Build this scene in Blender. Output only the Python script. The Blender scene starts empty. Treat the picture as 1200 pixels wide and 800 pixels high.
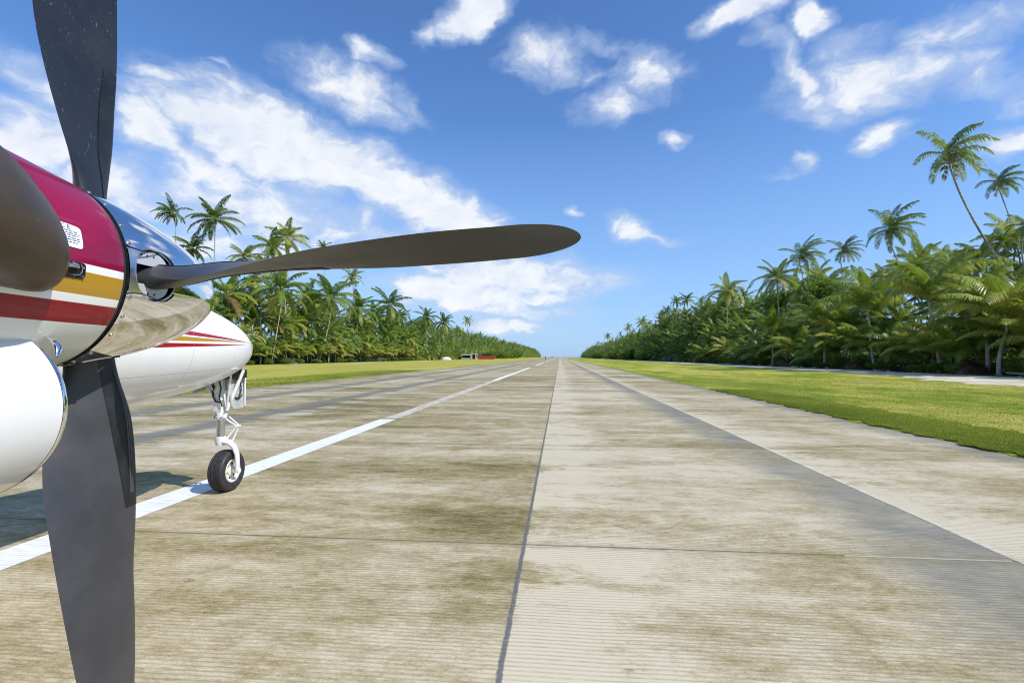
import bpy, math, random
import numpy as np
from mathutils import Vector, Matrix, Quaternion
R=math.radians
random.seed(7); RNG=np.random.default_rng(11)
sc=bpy.context.scene; C=sc.collection
# ------------------------------------------------------------------ camera
CAM_H=1.61
yaw=math.atan(56/600); pitch=math.atan(18/600*math.cos(yaw))
cd=bpy.data.cameras.new('camera'); cam=bpy.data.objects.new('camera',cd); C.objects.link(cam)
cam.location=(0,0,CAM_H); cam.rotation_euler=(R(90)+pitch,0,yaw)
cd.sensor_width=36; cd.sensor_fit='HORIZONTAL'; cd.lens=18.0; cd.clip_start=.05; cd.clip_end=80000
sc.camera=cam
# ------------------------------------------------------------------ light
SUN_AZ,SUN_EL=112.,45.       # azimuth clockwise from the runway direction (+Y)
sun_dir=Vector((math.sin(R(SUN_AZ))*math.cos(R(SUN_EL)),math.cos(R(SUN_AZ))*math.cos(R(SUN_EL)),math.sin(R(SUN_EL))))
sl=bpy.data.lights.new('sun','SUN'); sl.energy=3.7; sl.angle=R(.53); sl.color=(1,.96,.88)
so=bpy.data.objects.new('sun',sl); C.objects.link(so); so.location=(20,-10,40)
so.rotation_euler=sun_dir.to_track_quat('Z','Y').to_euler()
w=bpy.data.worlds.new('World'); sc.world=w; w.use_nodes=True
sc.view_settings.view_transform='Standard'; sc.view_settings.look='None'; sc.view_settings.gamma=1
sc.view_settings.exposure=0.36
sc.cycles.filter_width=1.05

# --- helper basis of the photographed view, used only here and for placing
fwd=Vector((-math.sin(yaw)*math.cos(pitch),math.cos(yaw)*math.cos(pitch),math.sin(pitch)))
rgt=Vector((math.cos(yaw),math.sin(yaw),0)); upv=rgt.cross(fwd)
def ray(x,y): return fwd+rgt*((x-600)/600)+upv*((400-y)/600)
def atY(x,y,Y):
    r=ray(x,y); return Vector((0,0,CAM_H))+r*(Y/r.y)

# ------------------------------------------------------------------ node helper
class NT:
    def __init__(s,tree): s.t=tree; s.n=tree.nodes; s.l=tree.links
    def new(s,typ,**k):
        n=s.n.new(typ)
        for a,b in k.items(): setattr(n,a,b)
        return n
    def put(s,sock,v):
        if v is None: return
        if isinstance(v,bpy.types.NodeSocket): s.l.new(v,sock)
        else:
            try: sock.default_value=v
            except Exception: sock.default_value=(v[0],v[1],v[2],1) if len(v)==3 else v
    def math(s,op,a,b=None,c=None,clamp=False):
        n=s.new('ShaderNodeMath',operation=op); n.use_clamp=clamp
        s.put(n.inputs[0],a); s.put(n.inputs[1],b); s.put(n.inputs[2],c); return n.outputs[0]
    def vmath(s,op,a,b=None):
        n=s.new('ShaderNodeVectorMath',operation=op); s.put(n.inputs[0],a); s.put(n.inputs[1],b)
        return n.outputs['Value'] if op in('LENGTH','DOT_PRODUCT') else n.outputs[0]
    def mapr(s,v,a,b,c=0.,d=1.,smooth=True):
        n=s.new('ShaderNodeMapRange'); n.interpolation_type='SMOOTHSTEP' if smooth else 'LINEAR'
        for i,x in enumerate((v,a,b,c,d)): s.put(n.inputs[i],x)
        return n.outputs[0]
    def mix(s,f,a,b,mode='MIX'):
        n=s.new('ShaderNodeMix',data_type='RGBA',blend_type=mode)
        s.put(n.inputs[0],f); s.put(n.inputs[6],a if isinstance(a,bpy.types.NodeSocket) else (*a[:3],1)); s.put(n.inputs[7],b if isinstance(b,bpy.types.NodeSocket) else (*b[:3],1)); return n.outputs[2]
    def noise(s,vec,scale=1,detail=4,rough=.55,dist=0.,dim='3D'):
        n=s.new('ShaderNodeTexNoise',noise_dimensions=dim)
        s.put(n.inputs['Vector'],vec); n.inputs['Scale'].default_value=scale; n.inputs['Detail'].default_value=detail
        n.inputs['Roughness'].default_value=rough; n.inputs['Distortion'].default_value=dist; return n.outputs[0]
    def comb(s,x,y,z=0.):
        n=s.new('ShaderNodeCombineXYZ'); s.put(n.inputs[0],x); s.put(n.inputs[1],y); s.put(n.inputs[2],z); return n.outputs[0]
    def sep(s,v):
        n=s.new('ShaderNodeSeparateXYZ'); s.put(n.inputs[0],v); return n.outputs
    def ramp(s,f,stops):
        n=s.new('ShaderNodeValToRGB'); s.put(n.inputs[0],f); e=n.color_ramp.elements
        while len(e)<len(stops): e.new(.5)
        for i,(p,c) in enumerate(stops): e[i].position=p; e[i].color=(*c,1)
        return n.outputs[0]
    def bump(s,h,strength=.3,dist=.01,normal=None):
        n=s.new('ShaderNodeBump'); n.inputs['Strength'].default_value=strength; n.inputs['Distance'].default_value=dist
        s.put(n.inputs['Height'],h); 
        if normal is not None: s.put(n.inputs['Normal'],normal)
        return n.outputs[0]

def mat(name,color=(.5,.5,.5),rough=.5,metal=0.,coat=0.,spec=.5,build=None,var=.0,vscale=8.,bump=0.,trans=0.):
    m=bpy.data.materials.new(name); m.use_nodes=True; T=NT(m.node_tree); b=m.node_tree.nodes['Principled BSDF']
    b.inputs['Roughness'].default_value=rough; b.inputs['Metallic'].default_value=metal
    b.inputs['Specular IOR Level'].default_value=spec
    b.inputs['Coat Weight'].default_value=coat; b.inputs['Coat Roughness'].default_value=.03
    b.inputs['Base Color'].default_value=(*color,1)
    P=T.new('ShaderNodeTexCoord').outputs['Object']
    if var:
        nz=T.noise(P,vscale,6,.6)
        c=T.mix(T.mapr(nz,.3,.7),tuple(x*(1-var) for x in color),tuple(min(1,x*(1+var)) for x in color)); T.put(b.inputs['Base Color'],c)
        T.put(b.inputs['Roughness'],T.mapr(T.noise(P,vscale*2.3,4),.3,.7,max(0.02,rough-.08),rough+.08))
    if bump: T.put(b.inputs['Normal'],T.bump(T.noise(P,vscale*6,3),bump,.002))
    if build: build(T,b,P)
    return m

# ------------------------------------------------------------------ world: sky with clouds
T=NT(w.node_tree); bg=w.node_tree.nodes['Background']; bg.inputs['Strength'].default_value=.15
sky=T.new('ShaderNodeTexSky',sky_type='NISHITA'); sky.sun_disc=False
sky.sun_elevation=R(SUN_EL); sky.sun_rotation=R(SUN_AZ); sky.air_density=1.0; sky.dust_density=.35; sky.ozone_density=3.0; sky.altitude=0
D=T.new('ShaderNodeTexCoord').outputs['Generated']
dx,dy,dz=T.sep(D)[:3]
az=T.math('ARCTAN2',dx,dy); el=T.math('ARCSINE',dz)
def azel(x,y):
    r=ray(x,y).normalized(); return math.atan2(r.x,r.y),math.asin(r.z)
# (px x, px y, half width, half height, tilt deg (image, clockwise positive), strength)
CL=[(330,170,150,48,14,1.15),(430,205,95,38,24,1.2),(510,245,85,30,16,1.2),(250,140,100,35,8,1.0),(30,165,80,60,10,1.0),(175,150,60,38,5,1.0),
    (60,110,90,40,25,.55),(300,245,210,55,6,.80),(150,225,120,50,0,.85),(470,290,120,30,10,.6),(260,200,120,40,12,.8),(185,92,45,12,3,.8),(260,80,20,7,8,.55),(405,102,75,28,10,.85),(435,66,34,14,8,.9),
    (550,12,48,20,-22,1.15),(510,36,26,10,-35,.7),(640,68,58,26,4,.75),(760,88,50,26,5,.72),(720,125,55,22,-10,.62),(700,55,55,12,8,.5),(795,160,18,10,0,.75),
    (745,266,42,17,22,.78),(785,280,30,9,10,.6),(725,262,16,12,40,.7),(668,247,9,9,40,.75),(600,322,135,26,2,1.1),(530,345,110,26,4,.95),(590,365,110,18,2,.7),(660,315,50,14,8,.8),(590,385,75,12,3,.95),
    (570,362,70,12,0,.7),(480,300,70,20,5,.8),(640,345,60,18,0,.7),(870,17,55,17,-4,1.15),(950,22,30,26,30,1.15),(905,50,60,20,45,.6),(935,92,50,24,45,.75),(1010,100,130,42,5,.78),
    (1090,85,95,38,-5,.75),(1030,160,38,22,-18,.95),(975,130,50,20,20,.7),(935,195,20,10,0,.7),(910,205,30,5,-8,.5),(1180,168,52,24,4,.95),(1190,120,40,20,0,.5),
    (350,300,90,30,0,.7),(200,285,130,30,0,.75),(420,255,60,40,10,.6),(440,345,60,18,0,.45),(1120,40,120,34,0,.55),(1150,95,80,40,10,.6),(1000,60,60,25,0,.6),(470,120,40,14,20,.5),(690,90,30,14,0,.5)]
wrp=T.noise(T.comb(T.math('MULTIPLY',az,7.),T.math('MULTIPLY',el,11.),3.1),1,4,.6)
wrp2=T.noise(T.comb(T.math('MULTIPLY',az,7.),T.math('MULTIPLY',el,11.),9.7),1,4,.6)
az2=T.math('MULTIPLY_ADD',T.math('SUBTRACT',wrp,.5),.13,az); el2=T.math('MULTIPLY_ADD',T.math('SUBTRACT',wrp2,.5),.075,el)
A=T.comb(az2,el2,0)
acc=None
for (x,y,hw,hh,tilt,st) in CL:
    a0,e0=azel(x,y); a1,e1=azel(x+1,y); s=math.hypot((a1-a0),(e1-e0))
    n=T.new('ShaderNodeMapping',vector_type='TEXTURE'); T.put(n.inputs[0],A)
    n.inputs['Location'].default_value=(a0,e0,0); n.inputs['Rotation'].default_value=(0,0,-R(tilt)); n.inputs['Scale'].default_value=(hw*s*1.6,hh*s*1.65,1)
    v=T.mapr(T.vmath('LENGTH',n.outputs[0]),1.,0.,0.,st)
    acc=v if acc is None else T.math('MAXIMUM',acc,v)
# clouds elsewhere on the dome (seen in reflections)
front=T.math('MULTIPLY',T.mapr(dy,.45,.6),T.mapr(dz,.62,.5))
gen=T.mapr(T.noise(T.vmath('MULTIPLY',D,(1.,1.,2.2)),2.6,5,.6),.5,.78,0.,.95)
acc=T.math('MAXIMUM',acc,T.math('MULTIPLY',gen,T.math('SUBTRACT',1.,front)))
fn=T.noise(T.comb(T.math('MULTIPLY',az2,22.),T.math('MULTIPLY',el2,34.),0.),1,8,.56,.25)
fn2=T.noise(T.comb(T.math('MULTIPLY',az2,8.),T.math('MULTIPLY',el2,14.),5.),1,6,.6,.3)
dn=T.math('ADD',T.math('MULTIPLY',T.math('SUBTRACT',fn,.5),.72),T.math('MULTIPLY',T.math('SUBTRACT',fn2,.5),.85))
dens=T.mapr(T.math('ADD',T.math('MULTIPLY',acc,1.15),T.math('MULTIPLY',dn,T.mapr(acc,0.,.25))),.08,1.02)
dens=T.math('MULTIPLY',dens,T.mapr(acc,0.,.2))
dens=T.math('MULTIPLY',dens,T.mapr(dz,-.005,.02))
# sky a little deeper blue, as in the photograph
hs=T.new('ShaderNodeHueSaturation'); T.put(hs.inputs['Color'],sky.outputs[0]); hs.inputs['Saturation'].default_value=1.12; hs.inputs['Hue'].default_value=.505
skyc=T.mix(1.,hs.outputs[0],(0.72,0.86,0.98),'MULTIPLY')
ccol=T.mix(T.mapr(T.math('ADD',dens,T.math('MULTIPLY',dn,.9)),.48,1.25),(2.9,3.5,4.6),(5.15,5.2,5.3))
skyc=T.mix(T.mapr(dz,.42,-.02,0.,.80,smooth=False),skyc,(1.65,2.75,4.9))
skyc=T.mix(T.mapr(dz,.55,.95,0.,.7),skyc,(.85,1.75,3.6))
T.put(bg.inputs['Color'],T.mix(T.math('MULTIPLY',dens,.94),skyc,ccol))

# ------------------------------------------------------------------ object helpers
def tag(o,label=None,cat=None,group=None,kind=None):
    if label: o['label']=label
    if cat: o['category']=cat
    if group: o['group']=group
    if kind: o['kind']=kind
    return o
def empty(name,loc=(0,0,0),parent=None):
    o=bpy.data.objects.new(name,None); C.objects.link(o); o.location=loc; o.empty_display_size=.3
    if parent: o.parent=parent
    return o
def link(name,me,parent=None,loc=(0,0,0)):
    o=bpy.data.objects.new(name,me); C.objects.link(o); o.location=loc
    if parent: o.parent=parent
    return o
class MB:
    def __init__(s): s.v=[]; s.f=[]; s.m=[]; s.n=0
    def add(s,v,f,mi=0):
        s.v+= [tuple(map(float,p)) for p in v]; s.f+=[tuple(int(i)+s.n for i in q) for q in f]; s.m+=[mi]*len(f); s.n+=len(v)
    def box(s,c,size,rot=None,mi=0,bev=0.):
        hx,hy,hz=[a/2 for a in size]; M=rot if rot is not None else Matrix.Identity(3)
        if bev<=0:
            vs=[(x,y,z) for x in(-hx,hx) for y in(-hy,hy) for z in(-hz,hz)]
            fs=[(0,1,3,2),(4,6,7,5),(0,4,5,1),(2,3,7,6),(0,2,6,4),(1,5,7,3)]
        else:
            b=min(bev,hx*.9,hy*.9,hz*.9); vs=[];idx={}
            for sx in(-1,1):
                for sy in(-1,1):
                    for sz in(-1,1):
                        for k in range(3):
                            p=[sx*(hx-b),sy*(hy-b),sz*(hz-b)]; p[k]=(sx*hx,sy*hy,sz*hz)[k]; idx[(sx,sy,sz,k)]=len(vs); vs.append(tuple(p))
            fs=[]
            for k in range(3):
                a,c2=[(1,2),(2,0),(0,1)][k]
                for sg in(-1,1):
                    q=[]
                    for u,v2 in((-1,-1),(1,-1),(1,1),(-1,1)):
                        t=[0,0,0]; t[k]=sg; t[a]=u; t[c2]=v2; q.append(idx[(*t,k)])
                    fs.append(tuple(q if sg>0 else q[::-1]))
            for k in range(3):   # edges along k
                a,c2=[(1,2),(2,0),(0,1)][k]
                for u in(-1,1):
                    for v2 in(-1,1):
                        t0=[0,0,0];t1=[0,0,0]; t0[k]=-1;t1[k]=1
                        for t in(t0,t1): t[a]=u;t[c2]=v2
                        fs.append((idx[(*t0,a)],idx[(*t1,a)],idx[(*t1,c2)],idx[(*t0,c2)]))
            for sx in(-1,1):
                for sy in(-1,1):
                    for sz in(-1,1): fs.append(tuple(idx[(sx,sy,sz,k)] for k in range(3)))
        s.add([tuple(M@Vector(p)+Vector(c)) for p in vs],fs,mi)
    def tube(s,pts,rad,seg=12,mi=0,cap=True,sx=1.,sy=1.,ref=None):
        pts=[Vector(p) for p in pts]; n=len(pts); rad=[rad]*n if not hasattr(rad,'__len__') else rad
        vs=[]; ref=Vector(ref) if ref else None
        prev=None
        for i,p in enumerate(pts):
            d=(pts[min(i+1,n-1)]-pts[max(i-1,0)]).normalized()
            if prev is None:
                a=ref if ref else (Vector((0,0,1)) if abs(d.z)<.9 else Vector((0,1,0)))
                u=(a-d*a.dot(d)).normalized()
            else: u=(prev-d*prev.dot(d)).normalized()
            prev=u; v=d.cross(u)
            for k in range(seg):
                t=2*math.pi*k/seg; vs.append(p+(u*math.cos(t)*sx+v*math.sin(t)*sy)*rad[i])
        fs=[(i*seg+k,i*seg+(k+1)%seg,(i+1)*seg+(k+1)%seg,(i+1)*seg+k) for i in range(n-1) for k in range(seg)]
        if cap: fs+=[tuple(range(seg))[::-1],tuple((n-1)*seg+k for k in range(seg))]
        s.add(vs,fs,mi)
    def build(s,name,mats,parent=None,smooth=True,loc=(0,0,0),angle=40):
        me=bpy.data.meshes.new(name); me.from_pydata(s.v,[],s.f)
        for m in (mats if isinstance(mats,(list,tuple)) else [mats]): me.materials.append(m)
        me.polygons.foreach_set('material_index',s.m)
        import bmesh
        bm=bmesh.new(); bm.from_mesh(me); bmesh.ops.recalc_face_normals(bm,faces=bm.faces); bm.to_mesh(me); bm.free()
        if smooth:
            me.polygons.foreach_set('use_smooth',[True]*len(me.polygons)); me.set_sharp_from_angle(angle=R(angle))
        me.update(); return link(name,me,parent,loc)
def loft(rings,closed_u=True,cap0=False,cap1=False):
    rings=[np.asarray(r) for r in rings]; n=len(rings[0]); v=np.concatenate(rings)
    f=[]; m=n if closed_u else n-1
    for i in range(len(rings)-1):
        for k in range(m): f.append((i*n+k,i*n+(k+1)%n,(i+1)*n+(k+1)%n,(i+1)*n+k))
    if cap0: f.append(tuple(range(n))[::-1])
    if cap1: f.append(tuple((len(rings)-1)*n+k for k in range(n)))
    return v,f
def np_mesh(name,V,quads=None,tris=None,tint=None,smooth=False):
    me=bpy.data.meshes.new(name); nq=0 if quads is None else len(quads); nt=0 if tris is None else len(tris)
    me.vertices.add(len(V)); me.vertices.foreach_set('co',np.asarray(V,np.float32).ravel())
    me.loops.add(nq*4+nt*3); idx=[]; 
    if nq: idx.append(np.asarray(quads).ravel())
    if nt: idx.append(np.asarray(tris).ravel())
    me.loops.foreach_set('vertex_index',np.concatenate(idx).astype(np.int32))
    me.polygons.add(nq+nt)
    st=np.concatenate([np.arange(nq)*4,nq*4+np.arange(nt)*3]).astype(np.int32); me.polygons.foreach_set('loop_start',st)
    if smooth: me.polygons.foreach_set('use_smooth',np.ones(nq+nt,bool))
    if tint is not None:
        a=me.attributes.new('tint','FLOAT','POINT'); a.data.foreach_set('value',np.asarray(tint,np.float32))
    me.update(calc_edges=True); me.validate(); return me

# ------------------------------------------------------------------ ground materials
JX=[-15.9,-12.0,-8.1,-4.3,-.31,3.57,7.45]
def grooves(T,X,Y,P):
    wob=T.math('MULTIPLY',T.math('SUBTRACT',T.noise(T.comb(X,T.math('MULTIPLY',Y,.6)),.8,2),.5),.05)
    ph=T.math('MULTIPLY',T.math('ADD',Y,wob),2*math.pi/.038)
    return T.mapr(T.math('SINE',ph),.1,.85)
def conc(T,b,P):
    X,Y,_=T.sep(P)[:3]
    v1=T.comb(T.math('MULTIPLY',X,.26),T.math('MULTIPLY',Y,1.1)); s1=T.noise(v1,1,9,.70,.35)
    v2=T.comb(T.math('MULTIPLY',X,.45),T.math('MULTIPLY',Y,.5),4.); s2=T.noise(v2,1,8,.68,.8)
    v3=T.comb(T.math('MULTIPLY',X,1.6),T.math('MULTIPLY',Y,6.),7.); s3=T.noise(v3,1.6,7,.72,.5)
    v4=T.comb(T.math('MULTIPLY',X,14.),T.math('MULTIPLY',Y,40.),7.); s4=T.noise(v4,1,5,.75)
    v5=T.comb(T.math('MULTIPLY',X,.07),T.math('MULTIPLY',Y,.34),11.); s5=T.noise(v5,1,4,.6)
    # slab to slab difference
    cell=T.comb(T.math('FLOOR',T.math('DIVIDE',T.math('ADD',X,.31),3.88)),T.math('FLOOR',T.math('DIVIDE',T.math('SUBTRACT',Y,4.44),4.95)),0)
    wn=T.new('ShaderNodeTexWhiteNoise',noise_dimensions='2D'); T.put(wn.inputs[0],cell); wn=wn.outputs[0]
    f=T.math('ADD',T.math('MULTIPLY',s1,.42),T.math('MULTIPLY',s2,.30))
    f=T.math('ADD',f,T.math('MULTIPLY',s3,.22)); f=T.math('ADD',f,T.math('MULTIPLY',s5,.30)); f=T.math('ADD',f,T.math('MULTIPLY',T.math('SUBTRACT',wn,.5),.06))
    s6=T.noise(T.comb(T.math('MULTIPLY',X,2.6),T.math('MULTIPLY',Y,4.2),31.),1,8,.74,.6); s7=T.noise(T.comb(T.math('MULTIPLY',X,60.),T.math('MULTIPLY',Y,90.),31.),1,3,.7)
    f=T.math('ADD',f,T.math('MULTIPLY',T.math('SUBTRACT',s4,.5),.34)); f=T.math('ADD',f,T.math('MULTIPLY',T.math('SUBTRACT',s6,.5),.30)); f=T.math('ADD',f,T.math('MULTIPLY',T.math('SUBTRACT',s7,.5),.20))
    f=T.math('MULTIPLY_ADD',T.math('SUBTRACT',f,.555),1.85,.568)
    # wobbling distance for stains that follow the joints
    wb=T.math('MULTIPLY',T.math('SUBTRACT',T.noise(T.comb(T.math('MULTIPLY',X,.8),T.math('MULTIPLY',Y,1.6),2.),1,6,.65),.5),1.3)
    Xw=T.math('ADD',X,wb)
    def band(x0,x1,x2,x3,v=Xw): return T.math('MULTIPLY',T.mapr(v,x0,x1),T.mapr(v,x3,x2))
    light=T.math('MAXIMUM',band(-.5,-.25,.15,.9),T.math('MULTIPLY',T.math('GREATER_THAN',X,3.6),T.mapr(Xw,4.5,3.6)))
    light=T.math('MULTIPLY',light,T.math('GREATER_THAN',X,-.29))
    f=T.math('ADD',f,T.math('MULTIPLY',T.math('MULTIPLY',light,T.mapr(T.math('ADD',s1,T.math('MULTIPLY',s6,.4)),.52,.82)),.22))
    # left of the main joint the slabs are browner
    f=T.math('SUBTRACT',f,T.math('MULTIPLY',T.mapr(X,-.3,-.34),.060))
    f=T.math('SUBTRACT',f,T.math('MULTIPLY',T.math('MULTIPLY',T.mapr(X,3.58,3.62),T.mapr(s5,.35,.6)),.05))
    col=T.ramp(f,[(.35,(.110,.090,.028)),(.46,(.205,.168,.066)),(.56,(.310,.252,.125)),(.67,(.425,.352,.215)),(.82,(.58,.505,.36))])
    # bluish grey tar / rubber bands
    dk=T.math('MULTIPLY',T.math('MULTIPLY',T.mapr(T.math('ADD',Xw,T.math('MULTIPLY',T.mapr(Y,7.,2.6),.45)),2.45,3.35),T.math('LESS_THAN',X,3.56)),.9)
    dk=T.math('MULTIPLY',dk,T.mapr(T.math('ADD',s2,T.math('MULTIPLY',s1,.6)),.60,1.0,.35,1.))
    for args,st in (((-8.9,-8.45,-8.1,-7.75),.85),((-12.9,-12.4,-11.9,-11.4),.75),((6.5,7.2,8.,8.4),.6),((-16.9,-16.,-15.6,-14.6),.5),((-5.9,-5.,-4.7,-4.4),.0)):
        if st: dk=T.math('MAXIMUM',dk,T.math('MULTIPLY',band(*args),st))
    lt=T.math('MAXIMUM',band(-7.8,-7.6,-7.2,-6.8),band(-11.5,-11.3,-10.9,-10.4))
    col=T.mix(T.math('MULTIPLY',T.math('MULTIPLY',lt,.5),T.mapr(s1,.4,.6)),col,(.58,.55,.48))
    col=T.mix(dk,col,T.mix(s3,(.105,.108,.095),(.235,.225,.19)))
    # small dark moss specks
    sp=T.mapr(T.noise(T.comb(T.math('MULTIPLY',X,5.),T.math('MULTIPLY',Y,9.),1.),1,3,.5),.70,.76)
    col=T.mix(T.math('MULTIPLY',sp,.55),col,(.10,.10,.04))
    # joints
    jm=None
    for jx in JX[1:-1]:
        d=T.math('ABSOLUTE',T.math('SUBTRACT',T.math('ADD',X,T.math('MULTIPLY',T.math('SUBTRACT',s3,.5),.028)),jx)); hw=.018 if jx==-.31 else .010
        k=T.math('MULTIPLY',T.mapr(d,hw*1.25,hw*.5),T.mapr(s6,.30,.5,.45,1.)); jm=k if jm is None else T.math('MAXIMUM',jm,k)
    fy=T.math('MULTIPLY',T.math('ABSOLUTE',T.math('SUBTRACT',T.math('FRACT',T.math('DIVIDE',T.math('SUBTRACT',T.math('ADD',Y,T.math('MULTIPLY',T.math('LESS_THAN',X,-4.3),-.23)),4.44-2.475),4.95)),.5)),4.95)
    ty=T.math('MULTIPLY',T.mapr(fy,.014,.006),T.mapr(s1,.35,.6,.5,1.))
    moss=T.math('MULTIPLY',T.mapr(fy,.12,.0),T.mapr(s3,.42,.6,0.,.5))
    col=T.mix(moss,col,(.15,.14,.05))
    seal=T.math('GREATER_THAN',X,2.3); seal=T.math('MULTIPLY',seal,T.math('LESS_THAN',X,3.55))
    near=T.math('LESS_THAN',Y,5.)
    tcol=T.mix(T.math('MULTIPLY',seal,near),(.075,.07,.045),(.6,.58,.5))
    col=T.mix(T.math('MULTIPLY',ty,.85),col,tcol)
    col=T.mix(T.math('MULTIPLY',jm,.9),col,(.105,.11,.125))
    pale=T.math('MULTIPLY',T.mapr(T.math('ABSOLUTE',T.math('SUBTRACT',X,3.625)),.045,.02),T.mapr(s3,.38,.62,.1,.9)); col=T.mix(pale,col,(.62,.57,.46))
    # grooves
    g=grooves(T,X,Y,P); gm=T.mapr(T.noise(T.comb(T.math('MULTIPLY',X,.9),T.math('MULTIPLY',Y,1.4),21.),1,5,.65),.3,.62,.45,1.)
    gr=T.math('MULTIPLY',T.math('MULTIPLY',T.math('MULTIPLY',g,gm),T.mapr(T.math('ADD',s4,T.math('MULTIPLY',s6,.5)),.55,.95,.3,1.)),.46)
    col=T.mix(gr,col,(.085,.075,.045))
    T.put(b.inputs['Base Color'],col)
    h=T.math('SUBTRACT',T.math('MULTIPLY',s4,.35),T.math('MULTIPLY',g,.6))
    T.put(b.inputs['Normal'],T.bump(h,.35,.004))
    T.put(b.inputs['Roughness'],T.mapr(dk,0.,1.,.85,.6))
M_conc=mat('runway concrete',rough=.85,spec=.25,build=conc)
def paint(T,b,P):
    X,Y,_=T.sep(P)[:3]
    wv=T.noise(T.comb(T.math('MULTIPLY',X,2.),T.math('MULTIPLY',Y,18.)),1,6,.7)
    g=grooves(T,X,Y,P)
    c=T.mix(T.mapr(wv,.35,.75),(.86,.86,.88),(.60,.59,.56)); ch=T.noise(T.comb(T.math('MULTIPLY',X,9.),T.math('MULTIPLY',Y,7.),3.),1,8,.75); c=T.mix(T.mapr(ch,.60,.68,0.,.75),c,(.33,.28,.18)); c=T.mix(T.math('MULTIPLY',g,.35),c,(.40,.39,.37))
    T.put(b.inputs['Base Color'],c); T.put(b.inputs['Normal'],T.bump(T.math('MULTIPLY',g,-1.),.3,.003))
M_paint=mat('white runway paint',rough=.7,spec=.3,build=paint)
def faded(T,b,P):
    X,Y,_=T.sep(P)[:3]
    wv=T.noise(T.comb(T.math('MULTIPLY',X,4.),T.math('MULTIPLY',Y,2.)),1,6,.7)
    T.put(b.inputs['Base Color'],T.mix(T.mapr(wv,.3,.7),(.62,.58,.50),(.38,.33,.24)))
M_faded=mat('worn paint',rough=.8,spec=.2,build=faded)
def grass(T,b,P):
    X,Y,_=T.sep(P)[:3]
    n1=T.noise(T.comb(T.math('MULTIPLY',X,.10),T.math('MULTIPLY',Y,.05)),1,5,.6,.5)
    n2=T.noise(P,.55,6,.65,.6); n3=T.noise(P,7.,6,.75); n4=T.noise(P,38.,4,.8)
    f=T.math('ADD',T.math('MULTIPLY',n1,.55),T.math('MULTIPLY',n2,.38)); f=T.math('ADD',f,T.math('MULTIPLY',T.math('SUBTRACT',n3,.5),.30)); f=T.math('ADD',f,T.math('MULTIPLY',T.math('SUBTRACT',n4,.5),.35))
    n5=T.noise(T.comb(T.math('MULTIPLY',X,.5),T.math('MULTIPLY',Y,.22),8.),1,6,.7,.8); f=T.math('ADD',f,T.math('MULTIPLY',T.math('SUBTRACT',n5,.5),.6))
    c=T.ramp(f,[(.32,(.130,.195,.018)),(.44,(.225,.285,.028)),(.48,(.37,.36,.050)),(.56,(.46,.40,.095)),(.70,(.56,.47,.24))])
    edge=T.mapr(T.math('ADD',X,T.math('MULTIPLY',n2,1.2)),9.2,7.8,0.,.3); edge=T.math('MULTIPLY',edge,T.mapr(X,6.,7.))
    c=T.mix(edge,c,(.19,.25,.018)); c=T.mix(T.mapr(X,-15.,-18.,0.,.55),c,(.44,.38,.085))
    T.put(b.inputs['Base Color'],c); T.put(b.inputs['Normal'],T.bump(T.math('ADD',n3,T.math('MULTIPLY',n4,.7)),.9,.05))
M_grass=mat('dry mown grass',rough=.95,spec=.1,build=grass)
def sand(T,b,P):
    n=T.noise(P,1.3,7,.7); n2=T.noise(P,.25,4)
    T.put(b.inputs['Base Color'],T.ramp(T.math('ADD',T.math('MULTIPLY',n,.6),T.math('MULTIPLY',n2,.4)),[(.35,(.30,.25,.14)),(.48,(.52,.46,.34)),(.65,(.70,.64,.52))]))
    T.put(b.inputs['Normal'],T.bump(n,.6,.03))
M_sand=mat('coral sand',rough=.95,spec=.1,build=sand)
M_soil=mat('forest litter',(.10,.075,.04),.95,var=.5,vscale=1.2,spec=.1)
def sea(T,b,P):
    T.put(b.inputs['Normal'],T.bump(T.noise(P,.4,4),.4,.3))
M_sea=mat('sea water',(.02,.10,.16),.12,build=sea)

# ------------------------------------------------------------------ setting sheets
def sheet(name,x0,x1,y0,y1,z,m,wob0=0,wob1=0,step=None,fn=None,fn0=None):
    ys=[y0,y1] if not step else list(np.concatenate([np.arange(y0,min(y1,90),step),np.linspace(min(y1,90),y1,80)])) if y1>90 else list(np.arange(y0,y1+step,step))
    v=[];
    for y in ys:
        a=(random.random()-.5)*wob0+math.sin(y*1.3)*wob0*.3+math.sin(y*.31)*wob0*.3; c=(random.random()-.5)*wob1+math.sin(y*.21)*wob1*.6
        v+=[((fn0(y) if fn0 else x0)+a,y,z),((fn(y) if fn else x1)+c,y,z)]
    f=[(2*i,2*i+1,2*i+3,2*i+2) for i in range(len(ys)-1)]
    b=MB(); b.add(v,f); o=b.build(name,m,smooth=False); tag(o,kind='structure'); return o
sheet('sea',-40000,40000,-4000,60000,-1.2,M_sea)
sheet('ground',-900,900,-300,1750,-.012,M_grass)
sheet('runway',-15.95,7.5,-60,1450,0,M_conc)
pathin=lambda y: float(np.interp(y,[20,30,38,46,52,75,200],[24.0,24.6,25.6,28.0,28.6,28.2,29.]))
sheet('verge',7.36,31.5,-20,1500,.008,M_grass,wob0=.16,wob1=.5,step=.16,fn=pathin)
sheet('verge',-52,-15.85,-20,1500,.008,M_grass,wob1=.3,step=.4)
sheet('sand_path',31.2,36.9,-20,420,.014,M_sand,wob0=1.3,wob1=.5,step=.7,fn0=pathin)
sheet('forest_floor',36.0,120,-20,1400,.018,M_soil,wob0=1.2,step=.7)
sheet('forest_floor',-150,-60.5,-20,1700,.018,M_soil,wob1=1.5,step=.7)
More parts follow.
